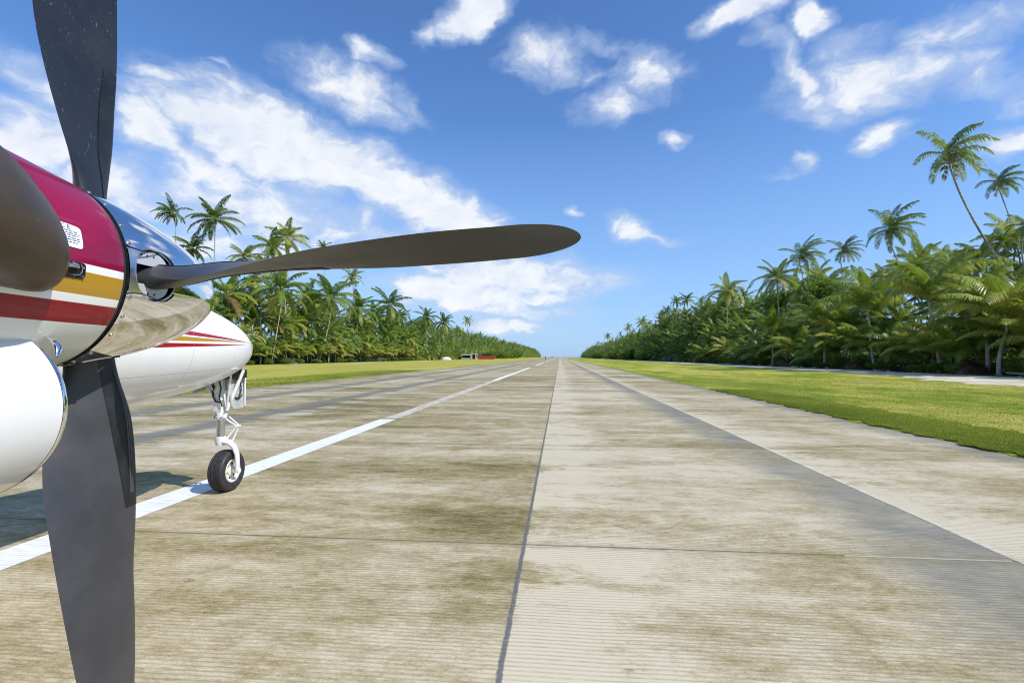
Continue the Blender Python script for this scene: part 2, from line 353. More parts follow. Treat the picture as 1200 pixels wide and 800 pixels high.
for (cx,cy,rx,ry) in [(-52,131,3,9),(-47,118,2.4,5),(-56,165,2,9),(-50,190,1.6,10),(-53,100,2.,5),(26,62,1.6,1.2),(19.5,34.5,.9,.25),(26,40,1.2,.25),(-55,330,2.5,26)]:
    b=MB(); n=28; b.add([(cx+rx*math.cos(2*math.pi*i/n)*(1+.25*math.sin(i*2.1)),cy+ry*math.sin(2*math.pi*i/n)*(1+.2*math.sin(i*3.3)),.026) for i in range(n)],[tuple(range(n))])
    tag(b.build('sand_patch',M_sand,smooth=False),kind='structure')
for (y0,y1) in [(-28,12.9),(34.5,75),(97,138),(160,200),(222,262),(284,324),(346,386),(408,448)]:
    b=MB(); b.add([(-4.62,y0,.004),(-4.2,y0,.004),(-4.2,y1,.004),(-4.62,y1,.004)],[(0,1,2,3)]); tag(b.build('centre_line_dash',M_paint,smooth=False),kind='structure')
b=MB(); b.add([(-4.58,13.1,.004),(-4.2,13.1,.004),(-4.2,34.3,.004),(-4.58,34.3,.004)],[(0,1,2,3)]); tag(b.build('faded_line',M_faded,smooth=False),kind='structure')
# ------------------------------------------------------------------ airplane
M_white=mat('white aircraft paint',(.72,.72,.72),.22,coat=.6,var=.03,vscale=1.5)
M_blk=mat('black rubber',(.018,.018,.02),.55,var=.3,vscale=12)
M_dark=mat('dark interior',(.012,.012,.013),.8)
M_steel=mat('dull steel',(.55,.55,.54),.32,metal=1.,var=.1,vscale=30)
M_gearw=mat('gear white enamel',(.74,.74,.72),.35,coat=.3,var=.06,vscale=14)
M_pale=mat('pale grey plate',(.55,.56,.58),.4,metal=.3)
def chrome(T,b,P):
    n=T.noise(P,3.2,3,.5); n2=T.noise(P,26.,4,.6)
    T.put(b.inputs['Roughness'],T.mapr(n2,.3,.75,.035,.10)); T.put(b.inputs['Normal'],T.bump(T.math('ADD',n,T.math('MULTIPLY',n2,.06)),.22,.012))
M_chrome=mat('polished spinner metal',(.86,.85,.84),.05,metal=1.,build=chrome)
M_brushed=mat('satin metal',(.62,.63,.66),.26,metal=1.,var=.06,vscale=20)
XE,ZE=-1.336,1.825
def cowlmat(T,b,P):
    X,Y,Z=T.sep(P)[:3]
    c=(.30,.002,.045)
    mag=T.mix(T.mapr(T.noise(P,5.,3),.3,.7),(.20,.001,.030),(.27,.002,.042))
    lim=[(1.821,mag,(.78,.78,.77)),(1.803,None,(.42,.235,.022)),(1.751,None,(.78,.78,.77)),(1.7325,None,(.24,.002,.010)),(1.6875,None,(.70,.70,.66))]
    col=mag
    for z,_,cc in lim: col=T.mix(T.mapr(Z,z+.0006,z-.0006,smooth=False),col,cc)
    T.put(b.inputs['Base Color'],col)
    T.put(b.inputs['Normal'],T.bump(T.noise(P,7.,2),.12,.01)); T.put(b.inputs['Coat Normal'],T.bump(T.noise(P,6.,2),.10,.01))
M_cowl=mat('striped cowling paint',rough=.35,coat=.55,spec=.12,build=cowlmat)
def fusemat(T,b,P):
    X,Y,Z=T.sep(P)[:3]
    base=T.mix(T.mapr(T.noise(P,1.6,5),.3,.7),(.77,.77,.77),(.83,.83,.82)); col=base
    # tapered stripes that meet near the nose
    for (y0,z0,h0,y1,z1,cc) in [(4.45,1.822,.019,5.78,1.765,(.33,.004,.018)),(4.40,1.772,.019,5.55,1.772,(.42,.235,.022)),(4.17,1.712,.018,5.60,1.745,(.33,.004,.018))]:
        u=T.math('DIVIDE',T.math('SUBTRACT',Y,y0),y1-y0); zc=T.math('MULTIPLY_ADD',u,z1-z0,z0); hw=T.math('MULTIPLY',T.math('SUBTRACT',1.,u),h0)
        f=T.mapr(T.math('SUBTRACT',T.math('ABSOLUTE',T.math('SUBTRACT',Z,zc)),hw),.0012,-.0012,smooth=False)
        col=T.mix(f,col,cc)
    # panel joints
    pj=None
    for yy in (5.93,5.2,4.42,3.55,2.6,1.4):
        k=T.mapr(T.math('ABSOLUTE',T.math('SUBTRACT',Y,yy)),.004,.001); pj=k if pj is None else T.math('MAXIMUM',pj,k)
    k=T.math('MULTIPLY',T.mapr(T.math('ABSOLUTE',T.math('SUBTRACT',Z,T.math('MULTIPLY_ADD',Y,.03,1.33))),.0035,.001),T.math('LESS_THAN',Y,5.2)); pj=T.math('MAXIMUM',pj,k)
    col=T.mix(T.math('MULTIPLY',pj,.65),col,(.30,.30,.32))
    T.put(b.inputs['Base Color'],col); T.put(b.inputs['Coat Normal'],T.bump(T.noise(P,2.5,2),.08,.02))
M_fuse=mat('white fuselage paint with stripes',rough=.35,coat=.5,spec=.2,build=fusemat)
def blademat(T,b,P):
    n=T.noise(P,6.,6,.65); n2=T.noise(T.vmath('MULTIPLY',P,(90.,12.,90.)),1,4,.7)
    c=T.mix(T.mapr(n,.3,.7),(.038,.038,.044),(.056,.055,.060)); c=T.mix(T.mapr(n2,.68,.78,0.,.25),c,(.20,.20,.21))
    T.put(b.inputs['Base Color'],c); T.put(b.inputs['Roughness'],T.mapr(n,.3,.7,.34,.48))
M_blade=mat('grey blade paint',rough=.4,spec=.45,build=blademat)
def blackface(T,b,P):  # anti-glare black, with the top blade's shade also put into the colour
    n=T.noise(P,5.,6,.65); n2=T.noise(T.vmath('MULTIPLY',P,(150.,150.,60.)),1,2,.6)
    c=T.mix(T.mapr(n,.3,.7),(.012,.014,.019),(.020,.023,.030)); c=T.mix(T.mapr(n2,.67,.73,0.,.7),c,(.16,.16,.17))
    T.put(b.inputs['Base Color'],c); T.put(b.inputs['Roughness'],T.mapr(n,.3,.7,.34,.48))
M_bface=mat('black anti glare paint with shade',rough=.4,spec=.45,build=blackface)
def bootmat(T,b,P):
    n=T.noise(P,14.,5,.7)
    T.put(b.inputs['Base Color'],T.mix(T.mapr(n,.35,.7),(.006,.006,.007),(.018,.019,.021)))
    T.put(b.inputs['Roughness'],T.mapr(n,.3,.7,.42,.6))
M_boot=mat('black de-ice rubber',rough=.5,build=bootmat)
def exhmat(T,b,P):
    X,Y,Z=T.sep(P)[:3]; n=T.noise(P,9.,6,.65); n2=T.noise(P,120.,2)
    f=T.math('ADD',T.mapr(n,.3,.7,0.,.6),T.mapr(Z,1.75,2.05,0.,.4))
    c=T.mix(f,(.060,.040,.024),(.105,.080,.058)); c=T.mix(T.mapr(n2,.72,.78,0.,.5),c,(.25,.18,.12))
    T.put(b.inputs['Base Color'],c); T.put(b.inputs['Roughness'],T.mapr(n,.3,.7,.38,.55))
M_exh=mat('heat stained exhaust',rough=.45,metal=.35,build=exhmat)
M_exr=mat('heat greyed flange',(.22,.20,.21),.36,metal=.6,var=.15,vscale=20)

plane=empty('airplane',(-4.0,0,0))
tag(plane,'white twin propeller airplane with magenta cowling and polished spinner parked on the runway','airplane')
PL=(4.0,0,0)   # parts are built in world coordinates, so shift them under the empty
def pb(b,name,m,parent=None,**k): return b.build(name,m,parent or plane,loc=(4.0,0,0) if parent is None else (0,0,0),**k)

# fuselage
th=np.linspace(0,2*np.pi,72,endpoint=False)
def fus_ring(Y):
    u=6.143-Y; L=3.395; s=min(max(u/L,0),1); g=(1-(1-s)**2.42)**(1/1.928) if s>0 else .001
    rx,rz=.723*g,.618*g; zc=1.689+.076*s
    up=0
    if Y<3.6: t=min(1,(3.6-Y)/1.5); up=.62*(t*t*(3-2*t))      # cabin roof
    if Y<-6: t=min(1,(-6-Y)/4.2); rx*=1-.72*t; rz*=1-.6*t; zc+=.42*t; up*=1-.8*t
    c,sn=np.cos(th),np.sin(th)
    return np.stack([-4.0+rx*c,np.full_like(th,Y),zc+np.where(sn>0,(rz+up)*sn,rz*sn)],-1)
ys=[6.143-x for x in (0.0001,.006,.02,.045,.08,.13,.19,.27,.36,.48,.62,.8,1.0,1.25,1.5,1.8,2.1,2.4,2.6,2.8,3.0,3.2,3.4,3.7,4.0,4.5,5.5,7,9,11,12.2,13,14,15,16.3)]
b=MB(); v,f=loft([fus_ring(y) for y in ys],cap0=True,cap1=True); b.add(v,f); fus=pb(b,'fuselage',M_fuse)
# cockpit side windows and cabin windows on the right side
M_glass=mat('dark cabin glass',(.015,.018,.022),.06,spec=.8)
def win(y,z,hy,hz,name='window'):
    b=MB(); n=24; vs=[]
    for i in range(n):
        a=2*math.pi*i/n; yy=y+hy*np.sign(math.cos(a))*abs(math.cos(a))**.7; zz=z+hz*np.sign(math.sin(a))*abs(math.sin(a))**.7
        r=fus_ring(yy); k=np.argmin(np.abs(r[:18,2]-zz)); vs.append((r[k,0]+.006,yy,zz))
    b.add(vs,[tuple(range(n))]); pb(b,name,M_glass,smooth=False)
win(2.45,2.16,.30,.15,'cockpit_window')
for y in (1.5,.8,.1,-.6,-1.3,-2.0,-2.7,-3.4): win(y,2.05,.15,.17)
# windshield
b=MB(); vs=[]
for y,z0 in ((3.05,.0),(2.55,.0)):
    r=fus_ring(y); 
    for k in range(5,14): vs.append(tuple(r[k]+np.array([0,.012,.012])))
b.add(vs,[(i,i+1,10+i-0,9+i) for i in range(8)]); pb(b,'windshield',M_glass)
# belly access step + yellow mark + inlet on nose
b=MB(); 
for (yy,zz) in ((5.98,1.545),):
    b.box((-3.785,yy,zz),(.004,.035,.06),Matrix.Rotation(R(-45),3,'Z'))
# small NACA inlet and skid on the lower right nose
def fus_x(Y,Z):
    r=fus_ring(Y); h=len(th)//4; q=np.concatenate([r[-h:],r[:h+1]]); return float(np.interp(Z,q[:,2],q[:,0]))
b=MB(); vs=[]
for (yy,zz) in ((5.84,1.605),(5.80,1.600),(5.79,1.545),(5.83,1.545)): vs.append((fus_x(yy,zz)+.005,yy,zz))
b.add(vs,[(0,1,2,3)]); pb(b,'warning_mark',mat('yellow decal',(.62,.68,.02),.5),smooth=False)
b=MB(); 
pts=[(fus_x(y,z)+.004,y,z) for y,z in ((5.28,1.47),(5.40,1.475),(5.52,1.478))]
b.tube(pts,[.010,.014,.006],8); vs=[(fus_x(y,z)+.004,y,z) for y,z in ((5.22,1.395),(5.50,1.465),(5.52,1.452),(5.30,1.40))]
b.add(vs,[(0,1,2,3)]); pb(b,'air_scoop',mat('warm grey paint',(.52,.50,.42),.5))  # one even warm grey over the whole scoop
# tail and inboard wing (behind and beside the camera)
b=MB()
def foil(p0,p1,c0,c1,t0,t1,vertical=False,mi=0):
    rings=[]
    for p,c,t in ((p0,c0,t0),(p1,c1,t1)):
        r=[]
        for k in range(28):
            a=2*math.pi*k/28; x=(1+math.cos(a))/2; yt=t*(math.sin(a))*(1-x)**.0*(x**.5 if x<.25 else .5+.0*x)*1.0*(1.0 if x<.3 else (1-x)/.7+.02)
            d=-x*c; o=yt*c
            r.append((p[0]+(o if vertical else 0),p[1]+d,p[2]+(0 if vertical else o)))
        rings.append(np.array(r))
    v,f=loft(rings,cap0=True,cap1=True); b.add(v,f,mi)
foil((-3.5,-.5,1.32),(-1.1,-.5,1.34),2.3,2.2,.17,.17); pb(b,'wing',M_white)
b=MB(); foil((-4.0,-8.2,2.6),(-4.0,-10.2,4.9),3.0,1.8,.1,.1,True); pb(b,'tail_fin',M_white)
b=MB(); foil((-6.6,-10.4,4.85),(-4.,-9.9,4.9),1.0,1.6,.1,.1); foil((-4.,-9.9,4.9),(-1.4,-10.4,4.85),1.6,1.0,.1,.1); pb(b,'tailplane',M_white)

# ---- engine cowling
def cowlR(Y): return float(np.interp(Y,[-1.5,.4,.8,1.0,1.1,1.16,1.185,1.19],[.42,.34,.30,.272,.258,.2495,.246,.243]))
def cowl_pt(Y,deg,off=0.):
    r=cowlR(Y)+off; return (XE+r*math.cos(R(deg)),Y,ZE+r*math.sin(R(deg)))
b=MB(); T96=np.linspace(0,2*np.pi,96,endpoint=False)
def cr(Y,r=None):
    r=cowlR(Y) if r is None else r; return np.stack([XE+r*np.cos(T96),np.full_like(T96,Y),ZE+r*np.sin(T96)],-1)
yy=[1.165,1.19,1.188,1.18,1.16,1.13,1.1,1.06,1.02,1.0,.95,.9,.8,.6,.4,0,-.5,-1.0,-1.5]
rr=[.20,.236,.243,.246,.2495,None,None,None,None,None,None,None,None,None,None,None,None,None,None]
v,f=loft([cr(y,r) for y,r in zip(yy,rr)],cap0=True,cap1=True); b.add(v,f); cowl=pb(b,'engine_cowling',M_cowl)
# black seal ring between cowling and spinner
b=MB(); v,f=loft([cr(1.186,.2),cr(1.186,.2375),cr(1.192,.2395),cr(1.199,.2385),cr(1.203,.232),cr(1.203,.2)]); b.add(v,f); pb(b,'seal_ring',M_blk)
# placard
def patch(y0,y1,d0,d1,off,rad=.25,nu=14,nv=14):
    vs=[];fs=[]
    for i in range(nu+1):
        for j in range(nv+1):
            u=2*i/nu-1; w_=2*j/nv-1
            # rounded corners
            p=7.; m=(abs(u)**p+abs(w_)**p)**(1/p); mm=max(abs(u),abs(w_)); k=mm/m if m>0 else 1
            yq=y0+(y1-y0)*(u*k+1)/2; dq=d0+(d1-d0)*(w_*k+1)/2; vs.append(cowl_pt(yq,dq,off))
    for i in range(nu):
        for j in range(nv): a=i*(nv+1)+j; fs.append((a,a+1,a+nv+2,a+nv+1))
    return vs,fs
M_plac=mat('white placard',(.80,.80,.84),.35); M_ink=mat('dark ink',(.05,.05,.12),.5)
b=MB(); b.add(*patch(.985,1.056,5.6,16.6,.0016)); pl=pb(b,'placard',M_plac)
b=MB()
def stroke(y0,d0,y1,d1,wd,off=.0024):
    b.add([cowl_pt(y0,d0-wd,off),cowl_pt(y1,d1-wd,off),cowl_pt(y1,d1+wd,off),cowl_pt(y0,d0+wd,off)],[(0,1,2,3)])
rq=random.Random(3)
for i,(d,a,e) in enumerate([(13.2,.998,1.046),(12.2,1.001,1.048),(11.2,.998,1.043),(10.,1.002,1.047),(9.0,1.,1.05),(7.8,1.004,1.04)]):
    y=a
    while y<e:
        q=y+rq.uniform(.006,.014); stroke(y,d,min(q,e),d,.15); y=q+.0022
# symbol on top: C and E outlines
for yc in (1.008,):
    for k in range(8): a=R(50+k*32); a2=R(50+(k+1)*32); stroke(yc+.005*math.cos(a),15.+1.0*math.sin(a),yc+.005*math.cos(a2),15.+1.*math.sin(a2),.12)
for (p) in ((1.018,14.1,1.026,14.1),(1.018,15.,1.025,15.),(1.018,15.9,1.026,15.9)): stroke(*p,.12)
b.add([cowl_pt(1.018,14.1,.0024),cowl_pt(1.0195,14.1,.0024),cowl_pt(1.0195,15.9,.0024),cowl_pt(1.018,15.9,.0024)],[(0,1,2,3)])
pb(b,'lettering',M_ink,pl,smooth=False)
# latch panel: black plate with bright curved lever and marks
b=MB(); vs,fs=patch(.975,1.063,-8.7,-.9,.002); b.add(vs,fs); lp=pb(b,'latch_panel',mat('black plate',(.012,.012,.016),.25))
b=MB(); pts=[cowl_pt(1.036+.014*math.cos(R(a)),-4.2+2.9*math.sin(R(a)),.005) for a in range(-100,60,15)]; b.tube(pts,.0011,8)
b.tube([cowl_pt(1.016,-2.0,.007),cowl_pt(1.032,-2.6,.009),cowl_pt(1.036,-3.8,.008)],[.004,.003,.002],8); b.tube([cowl_pt(1.005,-3.2,.005),cowl_pt(1.030,-3.4,.012)],[.005,.003],8)
for y,d in((1.055,-7.6),(1.054,-3.3),(1.03,-7.4)): p=Vector(cowl_pt(y,d,.002)); b.tube([p,p+Vector((.003,0,0))],.0028,10)
pb(b,'latch_lever',M_steel,lp)
# ---- chin air intake with polished lip
def ir(Y,a,c,zc): return np.stack([XE+a*np.cos(T96),np.full_like(T96,Y),zc+c*np.sin(T96)],-1)
b=MB(); v,f=loft([ir(1.0,.283,.209,1.50),ir(.97,.284,.212,1.50),ir(.9,.284,.216,1.50),ir(.7,.275,.23,1.50),ir(.4,.25,.24,1.51),ir(-.4,.22,.22,1.53),ir(-1.4,.1,.1,1.6)],cap1=True); b.add(v,f); intake=pb(b,'air_intake',M_white)
b=MB(); rings=[ir(1.001,.2835,.2095,1.50)]
for a in range(0,181,15):
    c_=math.cos(R(a)); s_=math.sin(R(a)); o=-.022*(1-c_)/2; rings.append(ir(1.002+.016*s_,.284+o*1.1,.2095+o*1.1,1.50))
rings.append(ir(.95,.245,.175,1.5)); v,f=loft(rings); b.add(v,f); pb(b,'intake_lip',M_chrome,intake)
b=MB(); v,f=loft([ir(.96,.262,.19,1.5),ir(.7,.2,.15,1.5)],cap1=True); b.add(v,f); pb(b,'intake_duct',M_dark,intake)
# small polished bracket between intake and cowling
b=MB(); b.tube([(-1.128,1.03,1.655),(-1.112,1.03,1.645),(-1.098,1.028,1.628),(-1.092,1.02,1.610)],[.003,.009,.010,.003],12,sx=.6); pb(b,'bracket',M_chrome,intake)
# ---- exhaust stack
b=MB()
def er(Y,xc,zc,a,c,tilt):
    t=np.linspace(0,2*np.pi,48,endpoint=False); x=a*np.cos(t); z=c*np.sin(t); yo=tilt*z
    return np.stack([xc+x,Y+yo,zc+z],-1)
EX=[(.985,-1.150,1.822,.010,.010,0),(.982,-1.145,1.825,.042,.036,-.05),(.975,-1.135,1.83,.074,.060,-.15),(.962,-1.122,1.838,.098,.082,-.28),(.945,-1.11,1.848,.115,.102,-.38),(.91,-1.095,1.862,.127,.120,-.45),(.86,-1.075,1.878,.134,.137,-.48),(.78,-1.045,1.892,.138,.146,-.42),(.66,-1.01,1.90,.136,.148,-.3),(.50,-.98,1.91,.13,.142,-.15),(.30,-.97,1.90,.125,.14,0)]
v,f=loft([er(*e) for e in EX],cap0=True); b.add(v,f,0); b.m=[1 if (i<48*4 and i<len(f)-1) or i==len(f)-1 else 0 for i in range(len(f))]
v,f=loft([er(.30,-.97,1.90,.125,.14,0),er(.30,-.97,1.90,.117,.132,0),er(.55,-.98,1.9,.115,.13,0)],cap1=True); b.add(v,f,0)
exh=pb(b,'exhaust_stack',[M_exh,M_exr],angle=60)

# ---- spinner with four blade openings
HY,PHI=1.308,2.1
SL,SP,SQ,SR=.591,1.447,2.149,.242
def spinR(Y): s=min(max((Y-1.205)/(SL-.005),0),1); return SR*(1-s**SP)**(1/SQ)
def spin_pt(Y,a,off=0.): r=spinR(Y)+off; return Vector((XE+r*math.cos(a),Y,ZE+r*math.sin(a)))
NU,NVV=360,150
us=np.concatenate([np.linspace(0,.45,110,endpoint=False),1-np.linspace(.55**.5,0,60)**2])
ysn=1.205+us*(SL-.005); rn=np.array([spinR(y) for y in ysn]); an=np.linspace(0,2*np.pi,NU,endpoint=False)
ao=((an-R(PHI)+math.pi/4)%(math.pi/2))-math.pi/4   # angle from nearest blade axis
HA,HB=.083,.0735
YG,AG=np.meshgrid(ysn,ao,indexing='ij'); RG=np.repeat(rn[:,None],NU,1)
e=np.hypot((YG-HY)/HA,(AG*.235)/HB)
snap=(np.abs(e-1)<.055)
YG2=np.where(snap,HY+(YG-HY)/e,YG); AG2=np.where(snap,AG/e,AG)
R2=np.vectorize(spinR)(YG2); ANG=an[None,:]-AG+AG2
V=np.stack([XE+R2*np.cos(ANG),YG2,ZE+R2*np.sin(ANG)],-1).reshape(-1,3)
fs=[]
for i in range(len(ysn)-1):
    for k in range(NU):
        k2=(k+1)%NU
        em=(e[i,k]+e[i,k2]+e[i+1,k]+e[i+1,k2])/4
        if em<1.0: continue
        fs.append((i*NU+k,i*NU+k2,(i+1)*NU+k2,(i+1)*NU+k))
b=MB(); b.add(V,fs)
# rear flange
v,f=loft([cr(1.205,.2),cr(1.2045,.2415)]); b.add(v,f)
pp=pb
spin=pp(b,'spinner',M_chrome,angle=60)
# bolts
b=MB()
for q in range(4):
    for da in (-17,-29.5,-43+0.,17,29.5):
        a=R(PHI+90*q+da); p=spin_pt(1.218,a); n=Vector((math.cos(a),.12,math.sin(a))).normalized()
        b=MB(); b.tube([p-n*.001,p+n*.0008,p+n*.0009,p+n*.0024,p+n*.0036],[.0060,.0058,.0044,.0040,.0015],12); pp(b,'bolt',M_steel,spin)
# filler plates behind each opening, rim of the opening, hub
for q in range(4):
    a0=R(PHI+90*q); b=MB(); vs=[];fs=[];N1,N2=26,12
    for i in range(N1+1):
        da=(2*i/N1-1)*.235
        # plate reaches from the seam to just outside the opening edge
        c_=da*.235/HB; yend=HY-HA*math.sqrt(max(0,1-min(1,c_*c_))) if abs(c_)<1 else HY+ (abs(c_)-1)*0
        w_=abs(da)/.235; yend=yend if abs(c_)<1 else HY
        yend-= .0
        for j in range(N2+1):
            y=1.2065+(yend-1.2065)*j/N2; vs.append(spin_pt(y,a0+da*(1-.0*j/N2),.0014))
    for i in range(N1):
        for j in range(N2): k=i*(N2+1)+j; fs.append((k,k+1,k+N2+2,k+N2+1))
    b.add(vs,fs); pp(b,'filler_plate',M_brushed,spin)
    b=MB()
    for sg in (1,-1):
        pts=[spin_pt(y,a0+sg*d,.0016) for y,d in ((1.206,.262),(1.212,.252),(1.225,.243),(1.26,.243),(1.29,.262),(1.318,.29),(1.338,.30),(1.358,.29),(1.378,.24),(1.388,.19))]
        b.tube(pts,.0017,6)
    pp(b,'plate_seam',M_blk,spin)
    b=MB(); pts=[spin_pt(HY+HA*math.cos(R(k)),a0+HB/.235*math.sin(R(k)),-.0005) for k in range(0,361,6)]; b.tube(pts,.0026,8,cap=False); pp(b,'opening_rim',M_brushed,spin)
# black inner hub, and the pale plates either side of each blade root
b=MB(); v,f=loft([ir2 for ir2 in [cr(1.21,.205),cr(1.25,.195),cr(1.42,.165),cr(1.5,.09)]],cap0=True,cap1=True); b.add(v,f); hub=pp(b,'hub',M_dark)
KN=[.12,.20,.26,.4,.55,.7,.85,1.0,1.15,1.28,1.36,1.395]
CH=[.118,.118,.130,.213,.250,.258,.247,.236,.212,.176,.125,.012]
BE=[66,67,70,75.5,82,89.5,95,98.5,101.5,104,105,105]
MT=[0,0,-.001,.002,.011,.021,.027,.035,.041,.046,.048,.048]
MA=[-.030,-.028,-.020,-.024,-.030,-.029,-.026,-.018,-.010,-.008,-.010,-.010]
TC=[.60,.58,.44,.20,.13,.10,.08,.07,.06,.055,.05,.05]
def cub(x,xs,ys_):
    xs=np.array(xs);ys_=np.array(ys_); m=np.gradient(ys_,xs); i=int(np.clip(np.searchsorted(xs,x)-1,0,len(xs)-2)); h=xs[i+1]-xs[i]; u=(x-xs[i])/h
    return float((2*u**3-3*u*u+1)*ys_[i]+(u**3-2*u*u+u)*h*m[i]+(-2*u**3+3*u*u)*ys_[i+1]+(u**3-u*u)*h*m[i+1])
BY=1.36
def bsec(r,off=0.,s0=0.,s1=1.,n=22):
    ch=cub(min(r,1.2),KN,CH) if r<1.2 else None
    if r>=1.2:
        base=np.interp(r,[1.2,1.395],[.203,.180]); ch=base*math.sqrt(max(0,1-((r-1.2)/.195)**2.3)); ch=max(ch,.006)
    be=R(cub(r,KN,BE)); mt=cub(r,KN,MT); ma=cub(r,KN,MA); tc=cub(r,KN,TC)
    k=np.clip((r-.24)/.16,0,1); k=k*k*(3-2*k)   # round shank -> airfoil
    out=[]
    xs=[(1-math.cos(math.pi*i/n))/2 for i in range(n+1)]
    def surf(x,side):   # x: 0 leading edge, 1 trailing edge
        el_=math.sqrt(max(0,x*(1-x)))*tc; na=tc*5*(.2969*math.sqrt(x)-.126*x-.3516*x*x+.2843*x**3-.1036*x**4)
        cam_=.030*(1-(2*x-1)**2)*k
        h=(el_*(1-k)+na*k*(1.1 if side>0 else .75))*(1 if side>0 else -1)+cam_
        u=(.5-x)*ch; h*=ch; h+=off*(1 if side>0 else -1)
        return u,h
    if s0==0. and s1==1.:
        L=[surf(x,1) for x in xs[::-1]]+[surf(x,-1) for x in xs[1:-1]]
    else: L=[surf(x,1) for x in [s1*(1-i/n) for i in range(n+1)]]+[surf(x,-1) for x in [s1*i/n for i in range(1,n+1)]]
    res=[]
    for u,h in L:   # chord direction (t,a), normal direction to the suction side
        t=mt+u*math.cos(be)+h*math.sin(be); a=ma+u*math.sin(be)-h*math.cos(be); res.append((t,a,r))
    return res
rsb=list(np.linspace(.15,.45,16))+list(np.linspace(.48,1.2,26))+[1.2+.195*math.sin(math.pi/2*i/14) for i in range(1,15)]
for q in range(4):
    f0=R(PHI+90*q); er_=Vector((math.cos(f0),0,math.sin(f0))); et=Vector((-math.sin(f0),0,math.cos(f0)))
    def W(p): return Vector((XE,BY,ZE))+er_*p[2]+et*p[0]+Vector((0,p[1],0))
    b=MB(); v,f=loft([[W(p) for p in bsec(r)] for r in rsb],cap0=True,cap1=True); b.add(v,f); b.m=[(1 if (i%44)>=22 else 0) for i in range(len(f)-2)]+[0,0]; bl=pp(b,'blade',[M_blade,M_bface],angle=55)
    # de-ice boot wrapped round the inner leading edge
    b=MB(); rb=list(np.linspace(.20,.66,26)); rings=[[W(p) for p in bsec(r,.0016,0,float(np.interp(r,[.2,.3,.66],[.44,.42,.20])),16)] for r in rb]
    v,f=loft(rings,closed_u=False); b.add(v,f); bo=pp(b,'deice_boot',M_boot,bl,angle=70)
    b=MB()
    M_str=bpy.data.materials.get('boot seam') or mat('boot seam',(.07,.075,.085),.4)
    for kk in (.10,.13):
        ring=[W([(p[0],p[1],p[2]) for p in bsec(r,.0024,0,kk,8)][0]) for r in np.linspace(.26,.62,20)]
        b.tube(ring,.0022,6)
    pp(b,'boot_seam',M_str,bl)
    # shank collar and counterweight plates
    b=MB(); o=Vector((XE,HY,ZE)); b.tube([o+er_*.15,o+er_*.192],[.066,.064],40); pp(b,'blade_clamp',M_dark,hub)
    for sg in (1,-1):
        b=MB(); cc=o+er_*.211+et*sg*.026+Vector((0,-.006,0))
        n=20; ring=[]
        for k in range(n+1):
            a=math.pi*k/n; ring.append((.062*math.cos(a),.040*math.sin(a)*sg))
        vs=[cc+Vector((0,1,0))*x+et*z for x,z in ring]; vs2=[p_+er_*.006 for p_ in vs]
        b.add(vs+vs2,[tuple(range(n+1)),tuple(range(n+1,2*n+2))]+[(i,(i+1)%(n+1),n+1+(i+1)%(n+1),n+1+i) for i in range(n+1)])
        pw=pp(b,'counterweight',M_pale,hub,smooth=False)
        b=MB()
        for x in (-.03,-.01,.012): b=MB(); b.tube([cc+Vector((0,x,0))+et*sg*.026+er_*.005,cc+Vector((0,x,0))+et*sg*.026+er_*.0068],.0030,10); pp(b,'screw',M_dark,pw)
# ---- nose gear
def pg(b,name,m,parent=None,**k): return pb(b,name,m,strut if parent is None else parent,**k)
SX,SY=-4.045,5.81
b=MB()
b.tube([(SX,SY,1.42),(SX,SY,1.14),(SX,SY,.98),(SX,SY,.93)],[.062,.066,.058,.050],24)
b.tube([(SX,SY,.945),(SX,SY,.905),(SX,SY,.865)],[.066,.070,.060],24)
b.box((SX-.015,SY-.045,1.10),(.10,.03,.30),bev=.01)
b.box((SX+.0,SY,1.20),(.22,.05,.05),bev=.012); b.box((SX-.06,SY-.02,.895),(.05,.05,.06),bev=.012); b.box((SX+.055,SY-.03,.90),(.05,.05,.05),bev=.012)
strut=pb(b,'nose_gear',M_gearw)
for dz,a in ((.90,40),(.90,120),(.88,200),(.935,-30),(.925,-100),(.885,-60)):
    n=Vector((math.cos(R(a)),-abs(math.sin(R(a))),0)); p=Vector((SX,SY,dz))+n*.066; b=MB(); b.tube([p,p+n*.012],.007,8); pg(b,'clamp_bolt',M_blk)
b=MB(); b.tube([(SX-.05,SY-.06,1.27),(SX-.055,SY-.075,1.14),(SX-.02,SY-.075,1.08),(SX+.04,SY-.07,1.07)],.009,8); pg(b,'hydraulic_line',M_blk)
b=MB(); b.tube([(SX-.06,SY-.05,1.36),(SX-.07,SY-.06,1.22),(SX-.062,SY-.06,1.16)],.012,8); pg(b,'hydraulic_line',M_blk)
b=MB(); b.tube([(SX+.02,SY-.075,1.33),(SX+.05,SY-.08,1.24),(SX+.03,SY-.08,1.13),(SX+.06,SY-.07,1.02)],.008,8); pg(b,'hydraulic_line',M_blk)
b=MB(); b.tube([(SX,SY,.88),(SX,SY,.60)],.046,24); pg(b,'piston',mat('chromed piston',(.62,.63,.66),.16,metal=1.,var=.08,vscale=30))
# drag braces
b=MB(); b.tube([(SX+.21,SY+.10,1.45),(SX+.085,SY-.02,.975)],.020,12); b.tube([(SX+.205,SY-.13,1.40),(SX+.09,SY-.03,1.01)],.014,10); b.tube([(SX-.20,SY-.05,1.38),(SX+.05,SY-.06,1.09)],.018,12); pg(b,'drag_brace',M_gearw)
b=MB(); b.tube([(SX-.26,SY+.02,1.38),(SX-.09,SY-.02,1.14)],.014,10); b.tube([(SX-.18,SY+.06,1.38),(SX-.03,SY,1.0)],.014,10); pg(b,'drag_brace',M_gearw)
